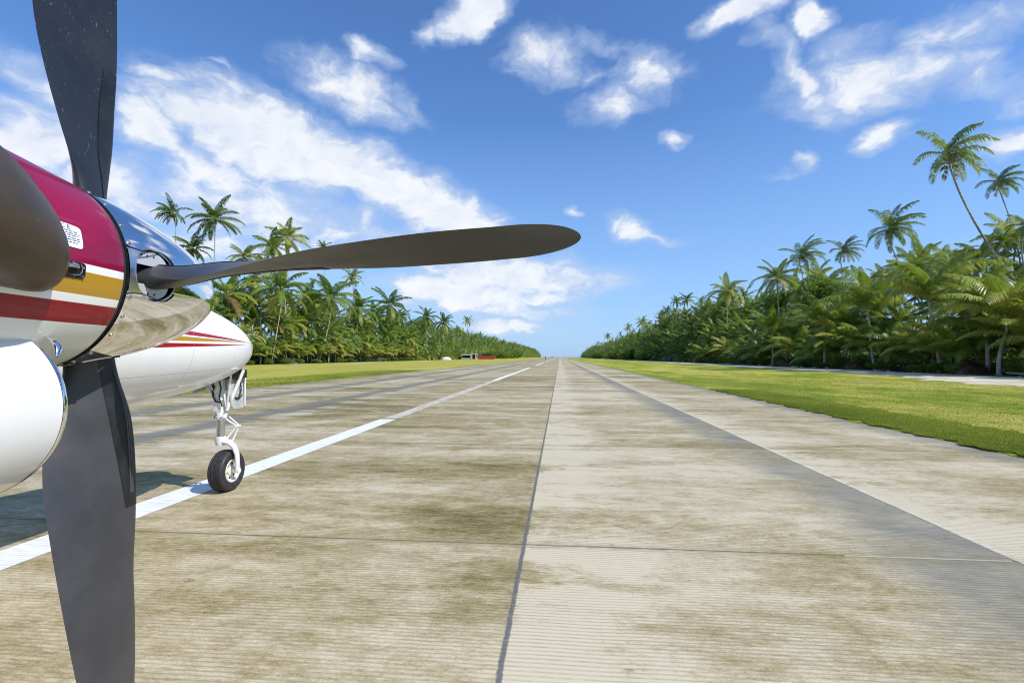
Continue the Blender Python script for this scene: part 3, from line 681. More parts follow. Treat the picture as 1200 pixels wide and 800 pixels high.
# torque link
b=MB()
K=Vector((SX+.16,SY+.085,.775))
for s in (-1,1):
    b.tube([(SX+.03+s*.02,SY+.05+s*.03,.885),K+Vector((s*.008,s*.012,0))],.010,8); b.tube([K+Vector((s*.008,s*.012,0)),(SX+.065+s*.035,SY+.06+s*.02,.60)],[.010,.013],8)
b.tube([K+Vector((-.025,-.02,0)),K+Vector((.025,.02,0))],.013,10); b.box((SX+.05,SY+.04,.60),(.12,.07,.03),bev=.01); pg(b,'torque_link',M_gearw)
# one-sided fork
WX,WY,WZ=-4.0,5.865,.245
b=MB(); b.tube([(SX,SY,.66),(SX,SY,.60),(SX,SY,.555)],[.058,.064,.050],24)
b.tube([(SX-.01,SY,.60),(SX+.04,SY+.005,.60),(-3.945,SY+.02,.585),(-3.89,SY+.03,.53),(-3.865,SY+.04,.45),(-3.862,WY-.005,.35),(-3.868,WY,.25),(-3.868,WY,.225)],[.044,.046,.044,.040,.037,.034,.034,.026],20,sx=.75,sy=1.15)
b.tube([(-3.905,WY,WZ),(-3.835,WY,WZ)],.030,20)
pg(b,'fork',M_gearw)
# wheel
wh=empty('nose_wheel',(4+WX,WY,WZ),plane)
b=MB(); prof=[(.075,.135),(.086,.150),(.094,.175),(.095,.200),(.089,.222),(.076,.236),(.060,.2420),(.0575,.2405),(.055,.2372),(.051,.2372),(.0485,.2430),(.034,.2452),(.0315,.2400),(.0275,.2400),(.025,.2455),(.010,.2462),(.007,.2410)]
full=prof+[(-x,r) for x,r in prof[::-1]]; NN=72; rings=[]
for x,r in full:
    a=np.linspace(0,2*np.pi,NN,endpoint=False); rings.append(np.stack([np.full(NN,x),r*np.cos(a),r*np.sin(a)],-1))
v,f=loft(rings); b.add(v,f)
def tyremat(T,b_,P):
    n=T.noise(P,30.,6,.7); T.put(b_.inputs['Base Color'],T.mix(T.mapr(n,.35,.7),(.014,.014,.016),(.040,.038,.036))); T.put(b_.inputs['Roughness'],T.mapr(n,.3,.7,.5,.75))
b.build('tyre',mat('tyre rubber',rough=.6,build=tyremat),wh,angle=25)
b=MB(); rp=[(.080,.140),(.086,.134),(.084,.124),(.060,.112),(.052,.10),(.050,.06),(.062,.055),(.066,.030),(.066,.0005)]
for sgn in (1,-1):
    rings=[]
    for x,r in rp:
        a=np.linspace(0,2*np.pi,48,endpoint=False); rings.append(np.stack([np.full(48,x*sgn),r*np.cos(a),r*np.sin(a)],-1))
    v,f=loft(rings,cap1=True); b.add(v,f)
b.build('rim',mat('cream wheel enamel',(.66,.63,.54),.4,coat=.3,var=.08,vscale=20),wh,angle=35)
for k in range(6):
    b=MB(); a=R(60*k+15); p=Vector((.051,.082*math.cos(a),.082*math.sin(a))); b.tube([p,p+Vector((.005,0,0)),p+Vector((.012,0,0))],[.012,.012,.006],12); b.build('rim_bolt',M_dark,wh)
# gear doors
M_door=mat('grey door inner paint',(.40,.41,.39),.5,var=.12,vscale=12)
for sx_,nm in ((-3.93,1),(-4.30,-1)):
    b=MB(); pts=[(5.74,1.43),(6.06,1.47),(6.09,1.25),(6.06,1.02),(6.03,.985),(5.84,.985),(5.80,1.02)] if nm==1 else [(5.62,1.38),(5.90,1.40),(5.92,1.28),(5.88,1.20),(5.68,1.18)]
    n=len(pts); lean=.05*nm
    vs=[(sx_+(1.45-z)*lean,y,z) for y,z in pts]+[(sx_+(1.45-z)*lean-.012*nm,y,z) for y,z in pts]
    b.add(vs,[tuple(range(n)),tuple(range(n,2*n))[::-1]]+[(i,(i+1)%n,n+(i+1)%n,n+i) for i in range(n)])
    d=pb(b,'gear_door',M_door,smooth=False)
    if nm==1:
        b=MB(); b.box((sx_+.03,6.045,1.20),(.02,.02,.40),bev=.004); b.box((sx_+.02,5.93,1.40),(.015,.20,.02),bev=.004); pg(b,'door_stiffener',M_gearw,d)
        b=MB(); pts=[(sx_+.035,5.86+.10*math.cos(R(a)),1.22+.12*math.sin(R(a))) for a in range(-80,100,12)]; b.tube(pts,[.006 if i%2 else .010 for i in range(len(pts))],8)
        b.tube([(sx_+.03,5.86,1.12),(sx_+.035,5.92,1.10),(sx_+.03,5.99,1.14)],.008,8); b.tube([(sx_+.035,5.96+.04*math.cos(R(a)),1.37+.04*math.sin(R(a))) for a in range(0,300,30)],.007,8); pg(b,'cable',M_blk,d)
b=MB(); b.box((-4.04,5.80,1.40),(.36,.44,.10)); pb(b,'wheel_well',M_dark,smooth=False)

# ------------------------------------------------------------------ palms
def leafmat(name,stops,trans=.35,rough=.42):
    def bld(T,b,P):
        at=T.new('ShaderNodeAttribute',attribute_name='tint').outputs['Fac']
        oi=T.new('ShaderNodeObjectInfo').outputs['Random']
        f=T.math('ADD',at,T.math('MULTIPLY',T.math('SUBTRACT',oi,.5),.38)); f=T.math('ADD',f,T.math('MULTIPLY',T.math('SUBTRACT',T.noise(P,1.1,3),.5),.25))
        c=T.ramp(f,stops); T.put(b.inputs['Base Color'],c)
        tr=T.new('ShaderNodeBsdfTranslucent'); T.put(tr.inputs[0],T.mix(.5,c,(.30,.36,.03)))
        ms=T.new('ShaderNodeMixShader'); ms.inputs[0].default_value=trans
        out=[n for n in T.n if n.type=='OUTPUT_MATERIAL'][0]
        T.l.new(b.outputs[0],ms.inputs[1]); T.l.new(tr.outputs[0],ms.inputs[2]); T.l.new(ms.outputs[0],out.inputs[0])
    return mat(name,rough=rough,spec=.45,build=bld)
M_frond=leafmat('palm frond',[(.0,(.055,.120,.028)),(.24,(.130,.220,.038)),(.45,(.270,.345,.055)),(.66,(.50,.50,.095)),(.88,(.56,.45,.16)),(1.,(.24,.15,.07))],trans=.45,rough=.36)
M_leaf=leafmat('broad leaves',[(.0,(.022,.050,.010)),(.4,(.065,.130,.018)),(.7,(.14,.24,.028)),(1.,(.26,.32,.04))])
def bark(T,b,P):
    X,Y,Z=T.sep(P)[:3]; rg=T.math('SINE',T.math('MULTIPLY',T.math('ADD',Z,T.math('MULTIPLY',T.noise(P,9.,3),.02)),320.)); n=T.noise(P,14.,5,.7)
    c=T.mix(T.mapr(n,.3,.7),(.26,.23,.18),(.56,.51,.43)); c=T.mix(T.mapr(rg,.5,1.,0.,.5),c,(.10,.08,.06)); T.put(b.inputs['Base Color'],c)
    T.put(b.inputs['Normal'],T.bump(rg,.5,.01))
M_bark=mat('palm bark',rough=.9,spec=.1,build=bark)
M_bark2=mat('dark bark',(.10,.08,.055),.95,var=.5,vscale=9,spec=.1)

def frond(rng,L,el0,droop,azm,nl,lw,tint,side=0.,seg=9,lmax=None,ratty=0.,seg2=True):
    """one arching pinnate leaf: midrib plus nl pairs of hanging leaflets"""
    s=np.linspace(0,1,seg+1); el=el0-droop*s**1.35; ds=L/seg
    hx=np.concatenate([[0],np.cumsum(np.cos((el[1:]+el[:-1])/2)*ds)]); hz=np.concatenate([[0],np.cumsum(np.sin((el[1:]+el[:-1])/2)*ds)])
    az_=azm+side*s**1.5; ca,sa=np.cos(az_),np.sin(az_)
    px=np.concatenate([[0],np.cumsum(np.diff(hx)*(ca[1:]))]); py=np.concatenate([[0],np.cumsum(np.diff(hx)*sa[1:])])
    P=np.stack([px,py,hz],-1)
    Tn=np.gradient(P,axis=0); Tn/=np.linalg.norm(Tn,axis=1)[:,None]+1e-9
    S=np.stack([-np.sin(az_),np.cos(az_),np.zeros_like(az_)],-1); N=np.cross(Tn,S); N*=np.where(N[:,2:3]<0,-1,1)
    V=[];Q=[];TR=[];TI=[]
    w=np.linspace(.045,.008,seg+1)[:,None]*L/4.5
    a=P+S*w; b=P-S*w; c=P-N*w*1.6; V+=[a,b,c]; n=seg+1
    for i in range(seg):
        Q+=[(i,i+1,2*n+i+1,2*n+i),(2*n+i,2*n+i+1,n+i+1,n+i),(n+i,n+i+1,i+1,i)]
    TI+=[np.full(3*n,min(.8,tint+.18))]
    t=np.linspace(.13,.985,nl); t=np.repeat(t,2)+rng.uniform(-.4,.4,2*nl)/nl*.8; t=np.clip(t,.1,1); sg=np.tile([1,-1],nl)
    keep=rng.random(2*nl)>ratty; t=t[keep]; sg=sg[keep]; m=len(t)
    def at(A): return np.stack([np.interp(t,s,A[:,k]) for k in range(3)],-1)
    p0=at(P);tt=at(Tn);ss=at(S)*sg[:,None];nn=at(N)
    lm=(lmax or .235*L)*(np.clip(np.sin(np.pi*np.clip(t*.86+.12,0,1))**.55,.12,1))*rng.uniform(.8,1.1,m)
    fwdm=(.35+.75*t)[:,None]; d0=ss*1.+tt*fwdm+nn*rng.uniform(.05,.35,m)[:,None]; d0/=np.linalg.norm(d0,axis=1)[:,None]
    hang=(rng.uniform(.9,1.5,m)*(.55+.6*t))[:,None]*np.array([0,0,-1.]); d1=d0*.75+hang; d1/=np.linalg.norm(d1,axis=1)[:,None]
    wv=tt*(lw/2)
    if seg2:
        mid=p0+d0*(lm*.45)[:,None]; tip=mid+d1*(lm*.6)[:,None]
        base=3*n; LV=np.stack([p0-wv*.6,p0+wv*.6,mid+wv,mid-wv,tip],1).reshape(-1,3); k=base+np.arange(m)*5
        Q+=list(np.stack([k,k+1,k+2,k+3],1)); TR=np.stack([k+3,k+2,k+4],1)
    else:
        tip=p0+(d0*.6+d1*.45)*lm[:,None]; base=3*n; LV=np.stack([p0-wv,p0+wv,tip],1).reshape(-1,3); k=base+np.arange(m)*3; TR=np.stack([k,k+1,k+2],1)
    V.append(LV); ti=np.repeat(np.clip(tint+rng.uniform(-.06,.06,m),0,1),5 if seg2 else 3); TI.append(ti)
    return np.concatenate(V),np.array(Q),np.array(TR),np.concatenate(TI)
def merge(parts):
    V=[];Q=[];TR=[];TI=[];o=0
    for v,q,t,ti in parts:
        V.append(v); 
        if len(q): Q.append(q+o)
        if len(t): TR.append(t+o)
        TI.append(ti); o+=len(v)
    return np.concatenate(V),(np.concatenate(Q) if Q else None),(np.concatenate(TR) if TR else None),np.concatenate(TI)
def crown(seed,nf=22,L=4.6,nl=34,lw=.06,wind=0.,low=False,tint=.35,ratty=.05,seg=9,young=False,seg2=True,sparse=False):
    rng=np.random.default_rng(seed); parts=[]
    for i in range(nf):
        u=(i+.5)/nf; azm=i*2.39996+rng.uniform(-.25,.25)
        if young: el0=R(84-50*u)+rng.uniform(-.1,.1); droop=R(62+28*u)+rng.uniform(-.1,.25)
        else: el0=R(80-122*u)+rng.uniform(-.12,.12); droop=R(42+30*math.sin(u*math.pi))+rng.uniform(-.1,.25)
        Lf=L*rng.uniform(.82,1.08)*(1 if u<.85 else .85)
        if wind:  # fronds streaming towards +X
            dx_,dy_=math.cos(azm),math.sin(azm); azm=math.atan2(dy_,dx_+wind)
        tn=tint+.20*u+rng.uniform(-.10,.12)
        if u>.80 and rng.random()<(.45 if not young else .2): tn=rng.uniform(.78,1.0)
        v,q,t,ti=frond(rng,Lf,el0,droop,azm,nl,lw,tn,side=rng.uniform(-.35,.35)+(.25*wind*(-math.sin(azm))),seg=seg,ratty=ratty+(.25 if tn>.8 else 0),seg2=seg2)
        parts.append((v,q,t,ti))
    # nuts and leaf bases
    if not young and seg2:
        for k in range(8):
            a=k*.9; c=np.array([.22*math.cos(a),.22*math.sin(a),-.18-.12*(k%3)]); r=.13
            oc=np.array([(1,0,0),(-1,0,0),(0,1,0),(0,-1,0),(0,0,1.25),(0,0,-1.25)])*r+c
            tr=np.array([(0,2,4),(2,1,4),(1,3,4),(3,0,4),(2,0,5),(1,2,5),(3,1,5),(0,3,5)]); parts.append((oc,np.zeros((0,4),int),tr,np.full(6,.72 if k%2 else .95)))
    V,Q,TR,TI=merge(parts); me=np_mesh('crown',V,Q,TR,TI); me.materials.append(M_frond); return me
def trunk_mesh(lean,bend,seed,rad=.0085,n=16,seg=10):
    """unit-height trunk; lean = sideways travel of the top, bend = where it bows"""
    rq=random.Random(seed); b=MB(); pts=[];rs=[]
    for i in range(n+1):
        s=i/n; x=lean*(s**bend if bend>0 else 1-(1-s)**(-bend)); y=.02*math.sin(s*5+seed); pts.append((x,y,s)); rs.append(rad*(1.7 if i==0 else 1.25-.55*s)*(1+rq.uniform(-.05,.05)))
    b.tube(pts,rs,seg); me=bpy.data.meshes.new('trunk'); me.from_pydata(b.v,[],b.f); me.materials.append(M_bark)
    me.polygons.foreach_set('use_smooth',[True]*len(me.polygons)); me.update(); return me
HI=[crown(100+i,nf=19,L=4.6,nl=40,lw=.135,tint=.30) for i in range(5)]
WIN=[crown(200+i,nf=22,L=3.6,nl=34,lw=.11,wind=.75,ratty=.18,tint=.14) for i in range(3)]
YNG=[crown(300+i,nf=14,L=5.8,nl=44,lw=.15,young=True,tint=.36) for i in range(4)]
MID=[crown(400+i,nf=19,L=4.6,nl=24,lw=.24,tint=.26,seg=6) for i in range(4)]
FAR=[crown(500+i,nf=16,L=4.7,nl=12,lw=.42,tint=.24,seg=4,seg2=False) for i in range(3)]
TRK=[(l,bd,trunk_mesh(l,bd,k)) for k,(l,bd) in enumerate([(.0,2.),(.08,2.),(-.10,-2.),(.16,-2.),(-.18,2.),(.28,-1.8)])]
rp=random.Random(5)
palms=0
def palm(x,y,h,crown_me,trunk=None,rz=None,cs=1.,label=None,group=None,cat='palm tree',name='coconut_palm',crz=None,thick=1.):
    global palms
    o=empty(name,(x,y,.02)); tag(o,label,cat,group); o.rotation_euler=(0,0,rp.uniform(0,6.28) if rz is None else rz)
    l,bd,tm=trunk if trunk else rp.choice(TRK)
    t=link('trunk',tm,o); t.scale=(h*thick if thick!=1 else h,h*thick if thick!=1 else h,h)
    c=link('crown',crown_me,o,(l*h*(thick),0.02*math.sin(5)*h*thick,h)); c.scale=(cs,cs,cs*rp.uniform(.92,1.08)); c.rotation_euler=(rp.uniform(-.08,.08),rp.uniform(-.08,.08),(rp.uniform(0,6.28) if crz is None else crz)-(o.rotation_euler.z if crz is not None else 0))
    palms+=1; return o
def special(px,py,Y,rpx,kind,lean_px,label,group='tall palms rising above the forest',crz=None,bd=None,thick=1.):
    """a palm singled out in the photograph: crown centre at (px,py) Y metres out, crown radius rpx"""
    if kind=='y' or thick==1.25: pass
    elif px>656: Y=max(Y,(46 if Y>55 else 43)*600/(px-656)*.985)
    else: Y=max(Y,(58.8 if bd else 65)*600/(656-px)*1.0*.96) if not (px<280) else Y
    p=atY(px,py,Y); k=Y/600*1.08; lean=lean_px*k; h=p.z-.05
    L={'w':3.75,'h':4.1,'m':4.1,'y':4.6}[kind]; cs=rpx*k/L
    me={'w':WIN,'h':HI,'m':MID,'y':YNG}[kind][rp.randrange(3)]
    fr=lean/h; tk=(fr,bd or 1.8,trunk_mesh(fr,bd or 1.8,palms,rad=.0085*13/h*(.9 if kind=='w' else 1.05)*thick))
    return palm(p.x-lean,p.y,h,me,tk,rz=0,cs=cs,label=label,group=group,crz=crz)
# right side, nearest first  (px,py of the crown, distance, crown radius px, kind, sideways travel of the top in px)
SP=[(1106,182,50,42,'w',-150,'tallest windblown palm with a long bowed trunk rising from the right edge of the forest',-1.5),
(1166,214,72,25,'w',-30,'small thin palm against the sky right of the tallest bowed palm',None),
(1040,268,62,36,'w',-66,'ragged windblown palm with a slanted trunk left of the tallest bowed palm',-1.4),
(986,294,88,22,'w',-3,'small ragged palm standing just left of the slanted windblown palm',None),
(937,300,75,29,'w',-55,'palm with yellow fronds and a leaning pale trunk above the middle of the right forest',-1.6),
(910,326,80,26,'h',-4,'bushy palm half hidden behind the leaning pale trunked palm',None),
(852,342,105,21,'h',0,'lone round headed palm on the skyline with an orange tinted base of the crown',None),
(820,353,190,9,'w',0,'tiny thin palm on the skyline left of the lone round headed palm',None),
(826,362,170,10,'m',0,'low dark palm just below the tiny thin skyline palm',None),
(1172,284,66,19,'h',0,'dark crowned palm poking out of the canopy right of the tallest palm trunk',None),
(1198,265,55,22,'w',-5,'palm cut by the right edge of the photo above the canopy',None),
(801,370,220,9,'m',0,'small skyline palm where the right forest drops toward the runway end',None),
(775,368,260,7,'w',0,'thin stemmed palm left of the small skyline palm on the right',None),
(753,378,300,9,'m',0,'first of two bare stemmed palms on the far right skyline',None),
(759,381,310,7,'m',0,'second of two bare stemmed palms on the far right skyline',None),
(736,384,380,6,'m',0,'far lone palm above the light green bushes at right',None),
(712,394,470,5,'m',0,'very distant palm near the right end of the skyline gap',None)]
for i,(a,b_,c_,d_,e_,f_,lab,bd) in enumerate(SP):
    special(a,b_,c_,d_,e_,f_,lab,bd=bd,crz=rp.uniform(-.3,.3) if e_=='w' else None,thick=1.15 if i==0 else 1.)
for (a,b_,c_,d_,e_,f_,lab) in [(1088,352,43,54,'y',-8,'big low palm with sunlit yellow green arching fronds at the front of the right forest'),
(1016,362,49,46,'y',-5,'big full crowned low palm left of the sunlit yellow green one'),(1182,375,38,60,'y',10,'nearest low palm at the right edge with long yellow tipped fronds'),
(966,380,57,38,'y',0,'low palm with drooping crown in the middle of the right forest front'),(1146,352,48,42,'h',-8,'broad crown filling the canopy below the tallest palm trunk'),
(905,390,76,30,'y',0,'low round palm at the front beside the farther brown heap')]:
    p=atY(a,b_,c_); X_=p.x; kk=max(1.,37.6/X_); c_*=kk
    special(a,b_,c_,d_,e_,f_,lab,group='large low palms at the front of the right forest',thick=1.25)
SPL=[(205,250,118,25,'w',3,'slender palm against the clouds above the spinner, leftmost of the skyline palms'),
(254,258,108,32,'h',8,'full crowned tall palm against the clouds right of the leftmost skyline palm'),
(228,292,112,24,'h',0,'dark palm low between the two tall palms above the spinner'),
(288,302,110,22,'h',0,'palm whose crown shows just above the horizontal blade near its root'),
(338,280,108,26,'h',2,'tall palm with a dense dark crown above the horizontal blade'),
(321,290,112,24,'h',0,'palm crown overlapping the dense dark crown above the blade'),
(380,291,160,10,'m',0,'small far palm peeping over the middle of the horizontal blade'),
(414,325,170,14,'m',0,'small palm with a bare stem just under the horizontal blade'),
(548,376,330,7,'m',0,'lone thin palm standing clear of the far left forest'),
(457,358,150,25,'h',5,'palm with a leaning white trunk at the near end of the lower forest'),
(266,345,96,40,'h',-12,'yellow green palm with a big drooping crown directly behind the spinner tip'),
(330,340,104,40,'h',12,'palm with a curved white trunk rising from the edge of the left grass'),
(388,350,112,34,'h',14,'palm with a bowed pale trunk second from the fuselage nose'),
(362,352,118,28,'h',-4,'palm between the two pale bowed trunks at left'),
(302,325,106,30,'h',14,'palm with a long slanted trunk right of the fuselage nose'),
(420,362,124,27,'h',2,'palm with a broad yellow tinged crown left of the leaning white trunk'),
(500,372,205,15,'m',0,'palm with a shaggy crown in the middle of the left forest skyline'),(520,378,225,14,'m',0,'round crowned palm closing the tall part of the left forest')]
for (a,b_,c_,d_,e_,f_,lab) in SPL: special(a,b_,c_,d_,e_,f_,lab,group='tall palms of the left forest',bd=-1.9 if a in(330,388,302) else None)
# forest fill
def canopy_r(Y): return float(np.interp(Y,[30,45,63,80,111,150,222,300,444,800],[12.2,13.4,15.6,17.0,17.8,17.8,17.3,16.2,14.5,14.5]))
far_parts=[]
def fill(x,y,h,kind,label,group,rz=None,cs=1.):
    sc_=rp.uniform(.88,1.12)*cs
    me={'h':HI,'m':MID,'y':YNG}[kind]; palm(x,y,h,rp.choice(me),label=label,group=group,cs=sc_,rz=rz)
# right: front rank of low wide palms
Y=31.
while Y<150:
    x=39.3+rp.uniform(-1.2,1.2); yng=rp.random()<.8; st=3.0 if Y<80 else 4.0
    near=Y<66
    o=palm(x,Y,rp.uniform(.9,2.8),rp.choice(YNG),TRK[rp.randrange(3)],cs=rp.uniform(.8,1.12),thick=2.2 if near else 2.,name='young_palm',
        label='low young palm with arching fronds, near front rank of right forest' if near else 'low young palm, front rank farther along the right forest',group='young palms near along the right forest edge' if near else 'young palms farther along the right forest edge')
    Y+=st+rp.uniform(-.6,.8)
for rank,(x0,sp,hh) in enumerate([(42.5,5.6,.40),(46.5,5.8,.62),(51.5,6.0,.84),(57.5,6.0,1.0)]):
    Y=33.+rank*1.1
    while Y<165:
        h=canopy_r(Y)*hh*rp.uniform(.74,1.12)-1.0
        nm=['second','third','fourth','rearmost'][rank]
        near=Y<80
        fill(x0+rp.uniform(-1.3,1.3),Y,h,'h' if Y<110 else 'm','arching coconut palm in the %s rank of the %s right forest'%(nm,'nearer' if near else 'farther'),'palms of the %s rank, %s right forest'%(nm,'nearer' if near else 'farther'),cs=1.08)
        Y+=sp*(1. if Y<90 else 1.35)+rp.uniform(-.8,.8)
# left forest
def canopy_l(Y): return float(np.interp(Y,[85,110,140,180,230,320,420,800],[16.5,18.,18.5,18,19.5,18.5,19.5,21]))
Y=84.
while Y<215:
    near=Y<140
    palm(-62.3+rp.uniform(-1.,1.),Y,rp.uniform(1.,3.2),rp.choice(YNG),TRK[rp.randrange(5)],cs=rp.uniform(.75,1.02),thick=2.2,name='young_palm',
      label='low young palm in the near front rank of the left forest' if near else 'low young palm in the front rank farther along the left forest',group='young palms near along the left forest edge' if near else 'young palms farther along the left forest edge')
    Y+=(4.6 if near else 6.)+rp.uniform(-.8,1.)
for rank,(x0,sp,hh) in enumerate([(-63.2,6.4,.40),(-65.,6.2,.62),(-68.5,6.4,.80),(-73.5,6.4,.92)]):
    Y=84.+rank*2
    while Y<220:
        near=Y<150; nm=['front','second','third','rear'][rank]
        fill(x0+rp.uniform(-1.6,1.6),Y,canopy_l(Y)*hh*rp.uniform(.72,1.06)-1.,'h' if Y<130 else 'm','coconut palm with a pale trunk in the %s rank of the %s left forest'%(nm,'nearer' if near else 'farther'),'palms of the %s rank, %s left forest'%(nm,'nearer' if near else 'farther'),cs=1.12)
        Y+=sp*(1. if near else 1.3)+rp.uniform(-1.5,1.5)
# the distance: one mass each side
def far_mass(name,label,spots):
    mats_=[];VV=[];TT=[];TI=[];o=0; srcs=[]
    for me in FAR+MID[:1]:
        v=np.empty(len(me.vertices)*3,np.float32); me.vertices.foreach_get('co',v); v=v.reshape(-1,3)
        me.calc_loop_triangles(); t=np.empty(len(me.loop_triangles)*3,np.int32); me.loop_triangles.foreach_get('vertices',t); ti=np.empty(len(v),np.float32); me.attributes['tint'].data.foreach_get('value',ti)
        srcs.append((v,t.reshape(-1,3),ti))
    for (x,y,h,cs) in spots:
        v,t,ti=srcs[3] if (y<260 and rp.random()<.7) else srcs[rp.randrange(3)]
        a=rp.uniform(0,6.28); c,s=math.cos(a),math.sin(a); M=np.array([[c,s,0],[-s,c,0],[0,0,1]])*cs
        VV.append(v@M+np.array([x,y,h])); TT.append(t+o); TI.append(np.clip(ti+rp.uniform(-.12,.12),0,1)); o+=len(v)
        # stem
        r=.16; q=[(x-r,y,0),(x+r,y,0),(x+r*.7,y,h),(x-r*.7,y,h),(x,y-r,0),(x,y+r,0),(x,y+r*.7,h),(x,y-r*.7,h)]
        VV.append(np.array(q)); TT.append(np.array([(0,1,2),(0,2,3),(4,5,6),(4,6,7)])+o); TI.append(np.full(8,.97)); o+=8
    me=np_mesh(name,np.concatenate(VV),None,np.concatenate(TT),np.concatenate(TI)); me.materials.append(M_frond); ob=link(name,me); tag(ob,label,'forest',kind='stuff'); return ob
sp_=[]
Y=160.
while Y<900:
    k=max(0,(Y-160)/400)
    for x0,hh in ((39.5,.20),(42.,.50),(46,.72),(51,.9),(57,1.0)):
        sp_.append((x0+rp.uniform(-1.5,1.5),Y+rp.uniform(-2,2),max(1.,canopy_r(Y)*hh*rp.uniform(.62,1.22)-.6),rp.uniform(.8,1.35)*(1+.25*min(k,1))))
    if rp.random()<.35: sp_.append((rp.uniform(48,58),Y,canopy_r(Y)*rp.uniform(1.1,1.45),rp.uniform(.6,.85)))
    Y+=5.0+k*4
far_mass('distant_palm_forest','dark distant mass of palms lining the far right side of the runway',sp_)
sp_=[]; Y=210.
while Y<1650:
    k=max(0,(Y-220)/500)
    for x0,hh in ((-62.5,.14),(-64,.42),(-68,.70),(-73,.88),(-79,1.0)):
        if rp.random()<.08: continue
        sp_.append((x0+rp.uniform(-1.5,1.5),Y+rp.uniform(-2.5,2.5),max(1.2,canopy_l(Y)*hh*rp.uniform(.72,1.2)-.8),rp.uniform(1.,1.25)*(1+.3*min(k,1))))
    Y+=5.2+k*4.5
far_mass('distant_palm_forest','dark distant mass of palms lining the far left side of the runway',sp_)
# leafy masses: dark undergrowth below and behind the palms
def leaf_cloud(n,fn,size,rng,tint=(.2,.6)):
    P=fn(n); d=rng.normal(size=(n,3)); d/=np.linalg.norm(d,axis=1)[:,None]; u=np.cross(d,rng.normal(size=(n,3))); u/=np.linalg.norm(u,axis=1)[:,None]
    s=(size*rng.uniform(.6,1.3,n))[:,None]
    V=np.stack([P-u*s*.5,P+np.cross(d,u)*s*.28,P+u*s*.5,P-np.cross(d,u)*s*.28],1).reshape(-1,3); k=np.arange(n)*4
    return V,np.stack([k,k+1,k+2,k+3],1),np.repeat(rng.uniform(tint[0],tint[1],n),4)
r2=np.random.default_rng(3)
def ug(x0,x1,y0,y1,h0,h1):
    def f(n):
        y=y0+(y1-y0)*r2.random(n)**1.6; x=x0+(x1-x0)*r2.random(n); top=(h0+(h1-h0)*(x-x0)/(x1-x0))*(.75+.35*np.sin(y*.7+x*.4)*np.sin(y*.23)); z=top*r2.random(n)**.8; return np.stack([x,y,np.maximum(z,.05)],-1)
    return f
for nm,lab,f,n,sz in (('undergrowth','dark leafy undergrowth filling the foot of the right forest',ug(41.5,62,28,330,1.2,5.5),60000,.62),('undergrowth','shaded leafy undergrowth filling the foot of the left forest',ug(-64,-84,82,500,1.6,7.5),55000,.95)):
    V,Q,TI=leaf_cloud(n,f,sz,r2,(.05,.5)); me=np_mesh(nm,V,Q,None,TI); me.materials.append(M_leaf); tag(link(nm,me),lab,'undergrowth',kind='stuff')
# shrubs
def shrub_mesh(seed,n=5200):
    rng=np.random.default_rng(seed); cl=[(rng.uniform(-.6,.6),rng.uniform(-.6,.6),rng.uniform(.35,.8),rng.uniform(.3,.5)) for _ in range(9)]
    def f(m):
        c=np.array(cl)[rng.integers(0,len(cl),m)]; d=rng.normal(size=(m,3)); d/=np.linalg.norm(d,axis=1)[:,None]; p=c[:,:3]+d*c[:,3:4]*rng.uniform(.7,1.08,m)[:,None]; p[:,2]=np.abs(p[:,2])*.95; return p
    V,Q,TI=leaf_cloud(n,f,.10,rng,(.45,.9)); me=np_mesh('foliage',V,Q,None,TI); me.materials.append(M_leaf)
    b=MB(); 
    for k in range(5): a=k*1.3; b.tube([(0,0,0),(.12*math.cos(a),.12*math.sin(a),.3),(.4*math.cos(a),.4*math.sin(a),.65)],[.03,.02,.008],6)
    st=bpy.data.meshes.new('stem'); st.from_pydata(b.v,[],b.f); st.materials.append(M_bark2); return me,st
SH=[shrub_mesh(900+i) for i in range(3)]
def shrub(x,y,s,h,label,group=None):
    o=empty('shrub',(x,y,.0)); tag(o,label,'shrub',group); m,st=rp.choice(SH); f=link('foliage',m,o); f.scale=(s,s,h); f.rotation_euler.z=rp.uniform(0,6); t=link('stem',st,o); t.scale=(s,s,h)
for (px,py,Y,s,h,lab) in [(735,0,260,8,6.5,'big bright green bush at the foot of the far right forest'),(716,0,330,7,5.,'lighter green bush left of the big bright bush at far right'),(752,0,215,6,5.,'green bush where the far right forest meets the nearer palms'),(700,0,430,8,5,'farthest low green bush before the right skyline gap')]:
    p=atY(px,418,Y); shrub(p.x+2,Y,s,h,lab,'bushes along the far right forest')
def broad(px,Y,s,h,label):
    p=atY(px,345,Y); o=empty('broadleaf_tree',(p.x,Y,.0)); tag(o,label,'tree'); m,st=SH[int(h)%3]; f=link('crown',m,o,(0,0,h-s*1.15)); f.scale=(s,s,s*.9)
    f.rotation_euler.z=h; b=MB(); b.tube([(0,0,0),(.2,.1,h*.4),(0,0,h-s*.5)],[.28,.2,.1],10); b.build('trunk',M_bark2,o)
broad(962,100,5.2,17.2,'bright green round topped leafy tree rising among the palms of the right forest')
broad(912,122,4.6,17.6,'smaller leafy tree left of the bright green round topped tree')
for (px,Y,s,h,lab) in [(575,330,7,4.5,'green bush behind the red fence'),(592,420,9,6,'long green bush right of the red fence'),(604,520,10,7,'far green bush beyond the red fence on the left'),(540,300,5,5,'yellowish bush behind the white roofed hut')]:
    p=atY(px,418,Y); shrub(p.x-2,Y,s,h,lab,'bushes along the far left forest')
for k in range(26):
    Y=34+k*4.4+rp.uniform(-1.5,1.5); shrub(37.9+rp.uniform(-.5,.8),Y,rp.uniform(.9,1.7),rp.uniform(.7,1.9),'small weedy shrub at the sandy foot of the right forest','weedy shrubs at the foot of the right forest')
